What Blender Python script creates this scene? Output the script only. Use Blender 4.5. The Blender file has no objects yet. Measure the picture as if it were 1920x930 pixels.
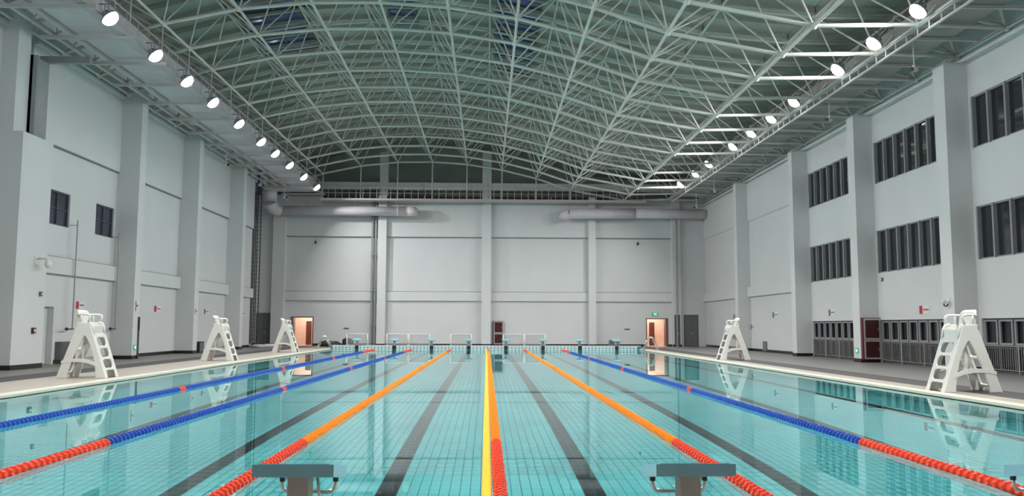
import bpy, bmesh, math, random
import numpy as np
from mathutils import Vector, Matrix

random.seed(7)
sc = bpy.context.scene
COL = sc.collection

# ------------------------------------------------------------------ camera
CAM_POS = (-0.064, 0.0, 1.511)
F_PX = 1561.7
PITCH, YAW, ROLL = math.radians(5.394), math.radians(1.726), math.radians(0.190)
cam_d = bpy.data.cameras.new('camera')
cam_d.sensor_fit = 'HORIZONTAL'
cam_d.sensor_width = 36.0
cam_d.lens = 36.0 * F_PX / 1920.0
cam_d.clip_start = 0.05
cam_d.clip_end = 300
cam = bpy.data.objects.new('camera', cam_d)
COL.objects.link(cam)
fwd = Vector((math.sin(YAW) * math.cos(PITCH), math.cos(YAW) * math.cos(PITCH), math.sin(PITCH)))
right0 = Vector((math.cos(YAW), -math.sin(YAW), 0))
up0 = right0.cross(fwd)
# picture rolled clockwise by ROLL: the camera turns the other way
r_ = right0 * math.cos(ROLL) + up0 * math.sin(ROLL)
u_ = up0 * math.cos(ROLL) - right0 * math.sin(ROLL)
M3 = Matrix((r_, u_, -fwd)).transposed()
cam.matrix_world = Matrix.Translation(CAM_POS) @ M3.to_4x4()
sc.camera = cam

# ------------------------------------------------------------------ world, exposure
w = bpy.data.worlds.new('night')
sc.world = w
w.use_nodes = True
w.node_tree.nodes['Background'].inputs[0].default_value = (0.02, 0.03, 0.06, 1)
w.node_tree.nodes['Background'].inputs[1].default_value = 0.4
sc.view_settings.view_transform = 'Standard'
sc.view_settings.look = 'None'
sc.view_settings.exposure = 0.26
sc.view_settings.gamma = 1.0
sc.view_settings.use_curve_mapping = False
try:
    sc.cycles.use_denoising = True
    sc.cycles.max_bounces = 10
    sc.cycles.diffuse_bounces = 5
    sc.cycles.sample_clamp_indirect = 40.0
    sc.cycles.use_light_tree = True
except Exception:
    pass

LAMP_W = 300.0
AIM = math.radians(7)
LAMP_COL = (1.0, 0.985, 0.99)

# ------------------------------------------------------------------ key dimensions
ZW = -0.06                      # water level (side decks are z = 0)
XP0, XP1 = -10.4, 10.3          # pool sides
YP0, YP1 = 5.745, 56.47          # pool ends
ZF = -2.06                      # pool floor
ZE = 0.21                       # raised pool end walls
XL, XR = -17.0, 17.25           # side walls
PXL, PXR = -16.0, 16.4          # pillar faces
YF = 65.6                       # far wall
YB = -7.0                       # wall behind the camera
FR0, FRD = 29.25, 2.93          # roof truss frames

# ------------------------------------------------------------------ materials
MATS = {}
def nodes_of(name):
    m = bpy.data.materials.new(name)
    m.use_nodes = True
    nt = m.node_tree
    return m, nt, nt.nodes['Principled BSDF']

def pm(name, col, rough=0.5, metal=0.0, var=0.06, scale=3.0, bump=0.0, bscale=40.0, spec=0.5):
    if name in MATS:
        return MATS[name]
    m, nt, b = nodes_of(name)
    b.inputs['Roughness'].default_value = rough
    b.inputs['Metallic'].default_value = metal
    b.inputs['Specular IOR Level'].default_value = spec
    tc = nt.nodes.new('ShaderNodeTexCoord')
    nz = nt.nodes.new('ShaderNodeTexNoise')
    nz.inputs['Scale'].default_value = scale
    nz.inputs['Detail'].default_value = 4
    nt.links.new(tc.outputs['Object'], nz.inputs['Vector'])
    rp = nt.nodes.new('ShaderNodeValToRGB')
    lo = [max(0, c * (1 - var)) for c in col] + [1]
    hi = [min(1, c * (1 + var)) for c in col] + [1]
    rp.color_ramp.elements[0].position = 0.3
    rp.color_ramp.elements[1].position = 0.7
    rp.color_ramp.elements[0].color = lo
    rp.color_ramp.elements[1].color = hi
    nt.links.new(nz.outputs['Fac'], rp.inputs['Fac'])
    nt.links.new(rp.outputs['Color'], b.inputs['Base Color'])
    if bump:
        n2 = nt.nodes.new('ShaderNodeTexNoise')
        n2.inputs['Scale'].default_value = bscale
        bp = nt.nodes.new('ShaderNodeBump')
        bp.inputs['Strength'].default_value = bump
        bp.inputs['Distance'].default_value = 0.02
        nt.links.new(tc.outputs['Object'], n2.inputs['Vector'])
        nt.links.new(n2.outputs['Fac'], bp.inputs['Height'])
        nt.links.new(bp.outputs['Normal'], b.inputs['Normal'])
    MATS[name] = m
    return m

def em(name, col, strength):
    m, nt, b = nodes_of(name)
    b.inputs['Base Color'].default_value = (*col, 1)
    b.inputs['Emission Color'].default_value = (*col, 1)
    b.inputs['Emission Strength'].default_value = strength
    MATS[name] = m
    return m

def tile_mat(name, c1, c2, mortar, scale, bw, bh, mort, rough=0.35, offset=0.0):
    m, nt, b = nodes_of(name)
    b.inputs['Roughness'].default_value = rough
    geo = nt.nodes.new('ShaderNodeTexCoord')
    br = nt.nodes.new('ShaderNodeTexBrick')
    br.offset = offset
    br.inputs['Color1'].default_value = (*c1, 1)
    br.inputs['Color2'].default_value = (*c2, 1)
    br.inputs['Mortar'].default_value = (*mortar, 1)
    br.inputs['Scale'].default_value = scale
    br.inputs['Brick Width'].default_value = bw
    br.inputs['Row Height'].default_value = bh
    br.inputs['Mortar Size'].default_value = mort
    nt.links.new(geo.outputs['Object'], br.inputs['Vector'])
    nt.links.new(br.outputs['Color'], b.inputs['Base Color'])
    MATS[name] = m
    return m

WALL = pm('wall_paint', (0.605, 0.62, 0.62), 0.7, var=0.025, scale=0.5)
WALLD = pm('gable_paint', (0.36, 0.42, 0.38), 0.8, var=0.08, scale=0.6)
STEEL = pm('truss_paint', (0.61, 0.625, 0.58), 0.4, var=0.05, scale=1.0)
RAIL = pm('rail_paint', (0.50, 0.49, 0.49), 0.4, var=0.05)
DECKSHEET = pm('roof_sheet', (0.45, 0.46, 0.40), 0.75, var=0.16, scale=0.35)
PURLIN = pm('purlin_paint', (0.36, 0.38, 0.33), 0.6, var=0.08)
DUCT = pm('duct_wrap', (0.60, 0.575, 0.60), 0.45, var=0.05, scale=1.5, bump=0.1, bscale=6)
DUCTR = pm('brown_duct_wrap', (0.33, 0.32, 0.305), 0.5, var=0.12, scale=1.2)
WHITEP = pm('white_plastic', (0.70, 0.69, 0.645), 0.38, var=0.02, scale=2)
BLACKP = pm('black_plastic', (0.015, 0.015, 0.016), 0.45, var=0.2, scale=5)
BASEB = pm('baseboard_stone', (0.018, 0.017, 0.016), 0.3, var=0.2, scale=6)
FLOORM = tile_mat('deck_tile', (0.185, 0.18, 0.166), (0.175, 0.17, 0.157), (0.145, 0.14, 0.13), 1.0, 0.6, 0.6, 0.006, 0.45)
BANDM = pm('dark_deck_tile', (0.056, 0.051, 0.048), 0.6, var=0.12, scale=4)
CREAM = pm('cream_deck_tile', (0.38, 0.345, 0.29), 0.42, var=0.06, scale=3)
COPING = pm('white_coping', (0.66, 0.62, 0.51), 0.35, var=0.04, scale=4)
TILE = pm('pool_tile', (0.19, 0.73, 0.745), 0.3, var=0.07, scale=0.8)
LINE = pm('lane_line_tile', (0.014, 0.015, 0.018), 0.3, var=0.2, scale=2)
GROUT = pm('pool_grout', (0.01, 0.20, 0.25), 0.7, var=0.05)
ETILE = pm('end_wall_tile', (0.66, 0.74, 0.72), 0.25, var=0.08, scale=3)
PWALL = tile_mat('pool_wall_tile', (0.28, 0.66, 0.68), (0.26, 0.62, 0.64), (0.05, 0.24, 0.28), 1.0, 0.25, 0.125, 0.006, 0.3)
GLASSD = pm('dark_glass', (0.018, 0.022, 0.026), 0.06, var=0.2, scale=0.7, spec=0.7)
FRAMEG = pm('grey_window_frame', (0.26, 0.28, 0.28), 0.4, var=0.05)
FRAMED = pm('dark_window_frame', (0.07, 0.08, 0.085), 0.4, var=0.05)
DOORG = pm('grey_door', (0.13, 0.14, 0.14), 0.5, var=0.06)
RAILS = pm('steel_bars', (0.36, 0.35, 0.33), 0.35, metal=0.4, var=0.05)
INOX = pm('stainless', (0.62, 0.60, 0.57), 0.28, metal=0.85, var=0.04)
POSTM = pm('brushed_post', (0.34, 0.30, 0.26), 0.4, metal=0.35, var=0.05, scale=8)
PLATE = pm('block_top', (0.145, 0.285, 0.33), 0.55, var=0.06, scale=6, bump=0.08, bscale=160)
PLATES = pm('block_side', (0.20, 0.44, 0.52), 0.45, var=0.04, scale=5)
FRED = pm('float_red', (0.86, 0.075, 0.03), 0.4, var=0.06, scale=6)
FORA = pm('float_orange', (0.98, 0.28, 0.004), 0.4, var=0.05, scale=6)
FBLU = pm('float_blue', (0.012, 0.075, 0.42), 0.4, var=0.08, scale=6)
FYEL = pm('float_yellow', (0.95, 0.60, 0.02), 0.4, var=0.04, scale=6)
JOINT = pm('joint_filler', (0.20, 0.22, 0.22), 0.7, var=0.1)
GLASSB = pm('bluish_glass', (0.045, 0.055, 0.085), 0.08, var=0.2, scale=0.7)
SIGNW = pm('sign_white', (0.70, 0.70, 0.70), 0.5, var=0.03)
SIGNR = pm('sign_red', (0.42, 0.035, 0.05), 0.5, var=0.05)
SIGNG = pm('sign_grey', (0.13, 0.14, 0.15), 0.5, var=0.1)
MAROON = pm('maroon_paint', (0.055, 0.010, 0.012), 0.35, var=0.15, scale=4)
CABRED = pm('cabinet_red', (0.12, 0.02, 0.032), 0.4, var=0.05)
ALU = pm('aluminium', (0.55, 0.52, 0.51), 0.35, metal=0.5, var=0.04)
SALMON = pm('corridor_paint', (0.86, 0.68, 0.58), 0.6, var=0.04)
DARKWOOD = pm('dark_wood', (0.14, 0.05, 0.03), 0.4, var=0.15, scale=5)
GREEN = em('exit_green', (0.02, 0.35, 0.16), 0.5)
EXITW = em('exit_white', (0.9, 1.0, 0.95), 0.9)
SKYG = pm('skylight_glass', (0.03, 0.065, 0.17), 0.12, var=0.15, scale=0.5)
PIPEG = pm('grey_pipe', (0.30, 0.32, 0.32), 0.4, metal=0.3, var=0.06)
LENS = em('lamp_lens', (1.0, 1.0, 1.0), 14.0)
NETM = pm('goal_net', (0.62, 0.64, 0.64), 0.8, var=0.05)

def water_mat():
    m = bpy.data.materials.new('pool_water')
    m.use_nodes = True
    nt = m.node_tree
    nt.nodes.clear()
    out = nt.nodes.new('ShaderNodeOutputMaterial')
    gl = nt.nodes.new('ShaderNodeBsdfGlass')
    gl.inputs['IOR'].default_value = 1.33
    gl.inputs['Roughness'].default_value = 0.0
    gl.inputs['Color'].default_value = (0.90, 0.985, 0.985, 1)
    nt.links.new(gl.outputs['BSDF'], out.inputs['Surface'])
    return m
WATER = water_mat()

# ------------------------------------------------------------------ mesh builder
class MB:
    def __init__(self):
        self.v = []; self.f = []; self.mi = []; self.sm = []
    def add(self, vs, fs, mi=0, smooth=False):
        o = len(self.v)
        self.v += [tuple(p) for p in vs]
        self.f += [tuple(i + o for i in f) for f in fs]
        self.mi += [mi] * len(fs)
        self.sm += [smooth] * len(fs)
        return self
    def box(self, x0, x1, y0, y1, z0, z1, mi=0):
        x0, x1 = min(x0, x1), max(x0, x1); y0, y1 = min(y0, y1), max(y0, y1); z0, z1 = min(z0, z1), max(z0, z1)
        vs = [(x0,y0,z0),(x1,y0,z0),(x1,y1,z0),(x0,y1,z0),(x0,y0,z1),(x1,y0,z1),(x1,y1,z1),(x0,y1,z1)]
        fs = [(0,3,2,1),(4,5,6,7),(0,1,5,4),(1,2,6,5),(2,3,7,6),(3,0,4,7)]
        return self.add(vs, fs, mi)
    def obox(self, c, ax, ay, az, mi=0):
        c, ax, ay, az = Vector(c), Vector(ax), Vector(ay), Vector(az)
        vs = [c+sx*ax+sy*ay+sz*az for sz in (-1,1) for sx,sy in ((-1,-1),(1,-1),(1,1),(-1,1))]
        fs = [(0,3,2,1),(4,5,6,7),(0,1,5,4),(1,2,6,5),(2,3,7,6),(3,0,4,7)]
        return self.add(vs, fs, mi)
    def tube(self, pts, r, n=8, mi=0, smooth=True, cap=True, ph=0.0):
        pts = [Vector(p) for p in pts]
        rs = r if isinstance(r, (list, tuple)) else [r] * len(pts)
        rings = []
        t0 = (pts[1] - pts[0]).normalized()
        a = Vector((0, 0, 1)) if abs(t0.z) < 0.9 else Vector((1, 0, 0))
        nrm = (a - t0 * a.dot(t0)).normalized()
        vs = []
        for i, p in enumerate(pts):
            if i == 0: t = (pts[1]-pts[0]).normalized()
            elif i == len(pts)-1: t = (pts[-1]-pts[-2]).normalized()
            else: t = ((pts[i+1]-p).normalized() + (p-pts[i-1]).normalized()).normalized()
            nrm = (nrm - t * nrm.dot(t)).normalized()
            b = t.cross(nrm)
            for k in range(n):
                an = 2*math.pi*k/n + ph
                vs.append(p + (nrm*math.cos(an) + b*math.sin(an)) * rs[i])
        fs = []
        for i in range(len(pts)-1):
            for k in range(n):
                fs.append((i*n+k, i*n+(k+1)%n, (i+1)*n+(k+1)%n, (i+1)*n+k))
        self.add(vs, fs, mi, smooth)
        if cap:
            o = len(self.v) - len(vs)
            self.f.append(tuple(o+k for k in reversed(range(n)))); self.mi.append(mi); self.sm.append(False)
            self.f.append(tuple(o+(len(pts)-1)*n+k for k in range(n))); self.mi.append(mi); self.sm.append(False)
        return self
    def prism(self, poly, axis, a0, a1, mi=0):
        """extrude a 2D polygon along an axis ('x','y','z')"""
        n = len(poly)
        def P(u, v, a):
            return {'x': (a, u, v), 'y': (u, a, v), 'z': (u, v, a)}[axis]
        vs = [P(u, v, a0) for u, v in poly] + [P(u, v, a1) for u, v in poly]
        fs = [tuple(range(n)), tuple(reversed(range(n, 2*n)))]
        for i in range(n):
            j = (i+1) % n
            fs.append((j, i, i+n, j+n))
        return self.add(vs, fs, mi)
    def lathe(self, prof, n=12, c=(0,0,0), axis='z', mi=0, smooth=True):
        """profile of (r, h)"""
        vs = []
        for r, h in prof:
            for k in range(n):
                a = 2*math.pi*k/n
                u, v = r*math.cos(a), r*math.sin(a)
                p = {'z': (u, v, h), 'y': (u, h, v), 'x': (h, u, v)}[axis]
                vs.append((p[0]+c[0], p[1]+c[1], p[2]+c[2]))
        fs = []
        for i in range(len(prof)-1):
            for k in range(n):
                fs.append((i*n+k, i*n+(k+1)%n, (i+1)*n+(k+1)%n, (i+1)*n+k))
        return self.add(vs, fs, mi, smooth)
    def mesh(self, name, mats, off=(0,0,0), fixn=True):
        me = bpy.data.meshes.new(name)
        ox, oy, oz = off
        me.from_pydata([(a-ox, b-oy, c-oz) for a, b, c in self.v], [], self.f)
        for m in (mats if isinstance(mats, (list, tuple)) else [mats]):
            me.materials.append(m)
        me.polygons.foreach_set('material_index', self.mi)
        me.polygons.foreach_set('use_smooth', self.sm)
        me.update()
        if fixn:
            bm = bmesh.new(); bm.from_mesh(me)
            bmesh.ops.recalc_face_normals(bm, faces=bm.faces)
            bm.to_mesh(me); bm.free()
        return me

WLOC = {}
def wloc(o):
    return WLOC.get(o.name, Vector((0, 0, 0))) if o else Vector((0, 0, 0))

def link(name, data, parent=None, loc=None):
    o = bpy.data.objects.new(name, data)
    COL.objects.link(o)
    if parent: o.parent = parent
    if loc is not None: o.location = loc
    WLOC[o.name] = wloc(parent) + Vector(o.location)
    return o

def part(name, mb, mat, parent):
    """mesh given in world coordinates, stored relative to its parent"""
    return link(name, mb.mesh(name, mat, wloc(parent)), parent)

def tag(o, label=None, cat=None, group=None, kind=None):
    if label: o['label'] = label
    if cat: o['category'] = cat
    if group: o['group'] = group
    if kind: o['kind'] = kind
    return o

def solo(name, mb, mat, label, cat, group=None, kind=None, base=None):
    """a thing that is one mesh, origin at its base"""
    vs = np.array(mb.v)
    if base is None:
        base = ((vs[:,0].min()+vs[:,0].max())/2, (vs[:,1].min()+vs[:,1].max())/2, vs[:,2].min())
    o = link(name, mb.mesh(name, mat, base), None, base)
    return tag(o, label, cat, group, kind)

def thing(name, loc, label, cat, group=None, rz=0.0):
    o = link(name, None, None, loc)
    o.empty_display_size = 0.2
    o.rotation_euler.z = rz
    return tag(o, label, cat, group)

def struct(name, mb, mat, label, cat='structure'):
    o = solo(name, mb, mat, label, cat, kind='structure')
    return o

def copy_tree(src, loc, rz, label, group=None):
    c = src.copy(); COL.objects.link(c)
    c.location = loc; c.rotation_euler.z = rz
    c['label'] = label
    if group: c['group'] = group
    WLOC[c.name] = Vector(loc)
    for ch in list(src.children):
        d = ch.copy(); COL.objects.link(d); d.parent = c
        for g in list(ch.children):
            e = g.copy(); COL.objects.link(e); e.parent = d
    return c

UNIT_CYL = {}
def unit_cyl(n, mat):
    key = (n, mat.name)
    if key not in UNIT_CYL:
        UNIT_CYL[key] = MB().tube([(0,0,0),(0,0,1)], 1.0, n).mesh('tube', mat)
    return UNIT_CYL[key]

def rod(name, p0, p1, r, mat, parent, n=6):
    """a straight tube between two world points that shares its mesh with all others"""
    p0, p1 = Vector(p0), Vector(p1)
    d = p1 - p0
    o = bpy.data.objects.new(name, unit_cyl(n, mat))
    COL.objects.link(o)
    o.parent = parent
    q = d.to_track_quat('Z', 'Y')
    o.matrix_local = Matrix.Translation(p0 - wloc(parent)) @ q.to_matrix().to_4x4() @ Matrix.Diagonal((r, r, d.length, 1))
    return o

# ================================================================== SETTING
# floor around the pool (one slab with the pool left open)
fb = MB()
fb.box(XL-1.6, XP0, YB, YF+0.3, -0.3, 0)
fb.box(XP1, XR+0.3, YB, YF+0.3, -0.3, 0)
fb.box(XP0, XP1, YB, YP0-1.35, -0.3, 0)
fb.box(XP0, XP1, YP1+0.95, YF+0.3, -0.3, 0)
struct('floor', fb, FLOORM, 'light grey tiled deck around the swimming pool', 'floor')
struct('trim_1', MB().box(-14.1, -12.85, YB, YF-0.2, 0, 0.004), BANDM, 'dark grey tile band on the deck by the left wall', 'floor band')
struct('trim_2', MB().box(11.3, 12.5, YB, YF-0.2, 0, 0.004), BANDM, 'dark grey tile band on the deck by the right windows', 'floor band')
struct('trim_3', MB().box(-12.85, XP0-0.35, YP0-1.0, YP1+1.0, 0, 0.004), CREAM, 'cream tile band on the deck beside the left lifeguard chairs', 'floor band')
struct('trim_4', MB().box(XP1+0.35, 11.3, YP0-1.0, YP1+1.0, 0, 0.004), CREAM, 'cream tile band on the deck beside the right lifeguard chairs', 'floor band')
for nm, x0, x1, xe, lab in (('trim_5', XP0-0.35, XP0, XP0, 'white coping along the left pool edge'), ('trim_6', XP1, XP1+0.35, XP1, 'white coping along the right pool edge')):
    b = MB().box(x0, x1, YP0-1.0, YP1+1.0, -0.02, 0.012)
    s = 1 if xe == XP0 else -1
    b.box(xe-0.02*s, xe+0.03*s, YP0+0.01, YP1-0.02, -0.045, 0.010)
    struct(nm, b, COPING, lab, 'pool edge')

# pool shell
for bx_, lab in (((XP0-0.15, XP0, YP0-0.15, YP1+0.15), 'left long wall of the pool under water, teal tiles'), ((XP1, XP1+0.15, YP0-0.15, YP1+0.15), 'right long wall of the pool under water, teal tiles'),
                 ((XP0, XP1, YP0-0.15, YP0), 'near end wall of the pool under water, teal tiles'), ((XP0, XP1, YP1, YP1+0.15), 'far end wall of the pool under water, teal tiles')):
    struct('pool_wall', MB().box(*bx_, ZF-0.15, -0.06), PWALL, lab, 'pool wall')

fl = struct('pool_floor', MB().box(XP0-0.1, XP1+0.1, YP0-0.1, YP1+0.1, ZF-0.15, ZF-0.006), GROUT, 'teal tiled floor of the pool under the water', 'pool floor')
# tiles of the pool floor: each one real, dark ones form the lane lines
TX, TY = 0.125, 0.25
nx = int((XP1-XP0)/TX); ny = int((YP1-YP0)/TY)
x_off = -TX * math.floor(-XP0/TX)
LANES = [2.5*(k-3.5) for k in range(8)]
def is_line(cx, cy):
    for L in LANES:
        if abs(cx-L) < 0.14 and YP0+2.0 < cy < YP1-2.0: return True
        if abs(cx-L) < 0.52 and (YP0+1.75 < cy < YP0+2.01 or YP1-2.01 < cy < YP1-1.75): return True
    return False
hx, hy = TX/2-0.0052, TY/2-0.0014
near_cells, far_cells = [], []
for i in range(nx):
    cx = x_off + (i+0.5)*TX
    for j in range(ny):
        cy = YP0 + (j+0.5)*TY
        (near_cells if (9.2 < cy < 11.2 and abs(cx) < 2.3) else far_cells).append((cx, cy))
if True:
    arr = np.array(far_cells)
    n = len(arr)
    sx = np.array([-hx, hx, hx, -hx]); sy = np.array([-hy, -hy, hy, hy])
    top = np.zeros((n, 8, 3))
    for k in range(4):
        top[:, k, 0] = arr[:,0]+sx[k]; top[:, k, 1] = arr[:,1]+sy[k]; top[:, k, 2] = ZF
        top[:, k+4, 0] = arr[:,0]+sx[k]; top[:, k+4, 1] = arr[:,1]+sy[k]; top[:, k+4, 2] = ZF-0.007
    base = np.array([[0,1,2,3],[4,5,1,0],[5,6,2,1],[6,7,3,2],[7,4,0,3]])
    faces = (base[None] + (np.arange(n)*8)[:,None,None]).reshape(-1,4)
    me = bpy.data.meshes.new('tile')
    off = wloc(fl)
    co = top.reshape(-1,3) - np.array(off)
    me.vertices.add(len(co)); me.vertices.foreach_set('co', co.ravel())
    me.loops.add(len(faces)*4); me.loops.foreach_set('vertex_index', faces.ravel().astype(np.int32))
    me.polygons.add(len(faces))
    me.polygons.foreach_set('loop_start', (np.arange(len(faces))*4).astype(np.int32))
    me.materials.append(TILE); me.materials.append(LINE)
    lin = np.repeat(np.array([1 if is_line(a, b) else 0 for a, b in far_cells], dtype=np.int32), 5)
    me.polygons.foreach_set('material_index', lin)
    me.update(calc_edges=True); me.validate()
    o = link('floor_tiles', me, fl); o['kind'] = 'stuff'
tm = {}
for key, mt in ((0, TILE), (1, LINE)):
    tm[key] = MB().box(-hx, hx, -hy, hy, -0.007, 0).mesh('tile', mt)
for cx, cy in near_cells[:300]:
    link('tile', tm[1 if is_line(cx, cy) else 0], fl, Vector((cx, cy, ZF)) - wloc(fl))
if near_cells[300:]:
    b = MB()
    for cx, cy in near_cells[300:]:
        b.box(cx-hx, cx+hx, cy-hy, cy+hy, ZF-0.007, ZF, 1 if is_line(cx, cy) else 0)
    part('floor_tiles', b, [TILE, LINE], fl)['kind'] = 'stuff'

# raised end walls of the pool
struct('pool_end_wall', MB().box(XP0-0.1, XP1+0.1, YP0-1.35, YP0-0.01, -0.35, ZE), CREAM, 'raised near end of the pool that carries the starting blocks', 'pool end')
ew = struct('pool_end_wall', MB().box(XP0-0.1, XP1+0.1, YP1+0.012, YP1+0.95, -0.35, ZE), GROUT, 'raised tiled far end of the pool under the far starting blocks', 'pool end')
part('coping', MB().box(XP0-0.1, XP1+0.1, YP1-0.01, YP1+0.95, ZE, ZE+0.02), ETILE, ew)
etm = MB().box(-0.101, 0.101, -0.012, 0, -0.052, 0.052).mesh('tile', ETILE)
for r in range(2):
    for k in range(int((XP1-XP0)/0.236)):
        link('tile', etm, ew, Vector((XP0+0.14+k*0.236, YP1+0.012, ZE-0.07-r*0.136)) - wloc(ew))

# water
wm = MB().add([(XP0+.001, YP0+.001, ZW), (XP1-.001, YP0+.001, ZW), (XP1-.001, YP1-.001, ZW), (XP0+.001, YP1-.001, ZW)], [(0,1,2,3)])
wo = solo('pool_water', wm, WATER, 'calm clear turquoise water filling the swimming pool', 'water', kind='stuff')

# ---- walls
def wall_with_holes(mb, xa, xb, y0, y1, z0, z1, holes):
    """wall slab in the YZ plane with rectangular openings (y0,y1,z0,z1)"""
    ys = sorted({y0, y1, *[h[0] for h in holes], *[h[1] for h in holes]})
    zs = sorted({z0, z1, *[h[2] for h in holes], *[h[3] for h in holes]})
    for i in range(len(ys)-1):
        j = 0
        while j < len(zs)-1:
            def solid(j):
                cy, cz = (ys[i]+ys[i+1])/2, (zs[j]+zs[j+1])/2
                return not any(h[0] < cy < h[1] and h[2] < cz < h[3] for h in holes)
            if not solid(j):
                j += 1; continue
            k = j
            while k+1 < len(zs)-1 and solid(k+1): k += 1
            mb.box(xa, xb, ys[i], ys[i+1], zs[j], zs[k+1])
            j = k+1

# left wall
LWIN = [(32.35, 34.05, 5.43, 6.78), (36.3, 38.05, 5.43, 6.78)]
LDOOR = (32.45, 33.2, 0, 2.25)
lw = MB()
wall_with_holes(lw, XL-0.3, XL, YB, 60.3, 0, 15.2, LWIN + [LDOOR])
lw.box(XL-1.5, XL-0.3, 60.0, 60.3, 0, 15.2)
lw.box(XL-1.6, XL-1.3, 60.3, YF+0.3, 0, 15.2)
wl = struct('wall_left', lw, WALL, 'white left wall of the pool hall with pillars', 'wall')
PILL = [(28.6, 30.6, -1.05, 8.15), (38.2, 38.85, -1, 12.6), (46.0, 46.65, -1, 12.6), (54.5, 55.15, -1, 12.6), (20.0, 20.7, -1, 12.6), (11.6, 12.3, -1, 12.6), (3.2, 3.9, -1, 12.6)]
for y0, y1, _, zt in PILL:
    part('pillar', MB().box(XL, PXL, y0, y1, 0, zt), WALL, wl)
# upper half of the first pillar is a narrower post with a dark recess
part('pillar_post', MB().box(XL, PXL-0.35, 28.6, 29.4, 8.15, 12.6), WALL, wl)
part('recess_panel', MB().box(XL+0.02, PXL-0.25, 29.4, 30.5, 8.15, 11.1), PIPEG, wl)
part('recess_panel', MB().box(XL+0.02, PXL-0.1, 29.4, 29.55, 8.15, 11.1), FRAMEG, wl)
part('steel_beam', MB().box(-16.6, -14.7, 30.3, 30.5, 11.1, 11.35), PIPEG, wl)
ys = [YB] + sorted([p for q in PILL for p in q[:2]]) + [60.3]
for i in range(0, len(ys), 2):
    a, b = ys[i], ys[i+1]
    part('ledge', MB().prism([(XL, 3.55), (XL+0.22, 3.5), (XL+0.22, 4.15), (XL, 4.15)], 'y', a, b), WALL, wl)
    part('ledge', MB().prism([(XL, 8.45), (XL+0.10, 8.5), (XL+0.10, 11.9), (XL, 11.9)], 'y', a, b), WALL, wl)
    part('joint', MB().box(XL, XL+0.106, a, b, 8.44, 8.50), JOINT, wl)
    part('joint', MB().box(XL, XL+0.10, a, b, 4.15, 4.19), JOINT, wl)
    part('cornice', MB().box(XL, XL+0.26, a, b, 11.9, 12.02), WALL, wl)
# baseboard follows pillars
bb = MB()
for i in range(0, len(ys), 2):
    a, b = ys[i], ys[i+1]
    segs = [(a, b)] if not (a < 32.5 < b) else [(a, LDOOR[0]-0.05), (LDOOR[1]+0.05, b)]
    for s0, s1 in segs: bb.box(XL, XL+0.02, s0, s1, 0, 0.16)
for y0, y1, _, zt in PILL:
    bb.box(XL, PXL+0.02, y0-0.02, y1+0.02, 0, 0.162)
struct('baseboard_left', bb, BASEB, 'black stone baseboard along the left wall and pillars', 'baseboard')

# left windows
def window_lr(name, x, y0, y1, z0, z1, inward, label, npane=2, rows=1, fr=FRAMED, fw=0.06, depth=0.1, glass=None):
    m = MB()
    xo = x - inward*0.16
    x1 = xo + inward*depth
    m.box(xo, x1, y0, y1, z0, z0+fw); m.box(xo, x1, y0, y1, z1-fw, z1)
    m.box(xo, x1, y0, y0+fw, z0+fw, z1-fw); m.box(xo, x1, y1-fw, y1, z0+fw, z1-fw)
    wo_ = solo(name, m, fr, label, 'window', kind='structure')
    step = (y1-y0-fw)/npane
    for k in range(npane):
        a = y0+fw/2+k*step+fw/2; b = a+step-fw
        for r in range(rows):
            rz0 = z0+fw+(z1-z0-2*fw)*r/rows; rz1 = z0+fw+(z1-z0-2*fw)*(r+1)/rows
            part('pane', MB().box(xo+inward*0.02, xo+inward*0.035, a, b, rz0, rz1), glass or GLASSD, wo_)
            if r: part('glazing_bar', MB().box(xo, x1-inward*0.02, a, b, rz0-0.02, rz0+0.02), fr, wo_)
        if k: part('mullion', MB().box(xo, x1, a-fw, a, z0+fw, z1-fw), fr, wo_)
    return wo_
window_lr('window_1', XL, *LWIN[0], 1, 'small dark framed window high on left wall nearest the camera', rows=2, glass=GLASSB)
window_lr('window_2', XL, *LWIN[1], 1, 'small dark framed window high on left wall next to the tall pillar', rows=2, glass=GLASSB)
d = struct('door_1', MB().box(XL-0.25, XL-0.2, LDOOR[0], LDOOR[1], 0.01, LDOOR[3]), pm('pale_door', (0.55, 0.56, 0.52), 0.5), 'narrow pale grey door recessed in the left wall', 'door')
part('door_frame', MB().box(XL-0.19, XL+0.03, LDOOR[1]-0.03, LDOOR[1]+0.1, 0, LDOOR[3]-0.03).box(XL-0.19, XL+0.031, LDOOR[0]-0.02, LDOOR[1]+0.1, LDOOR[3]-0.03, LDOOR[3]+0.08), WALL, d)
part('door_handle', MB().tube([(XL-0.2, LDOOR[0]+0.1, 1.0), (XL-0.13, LDOOR[0]+0.1, 1.0), (XL-0.13, LDOOR[0]+0.22, 1.0)], 0.012, 6), INOX, d)

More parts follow.
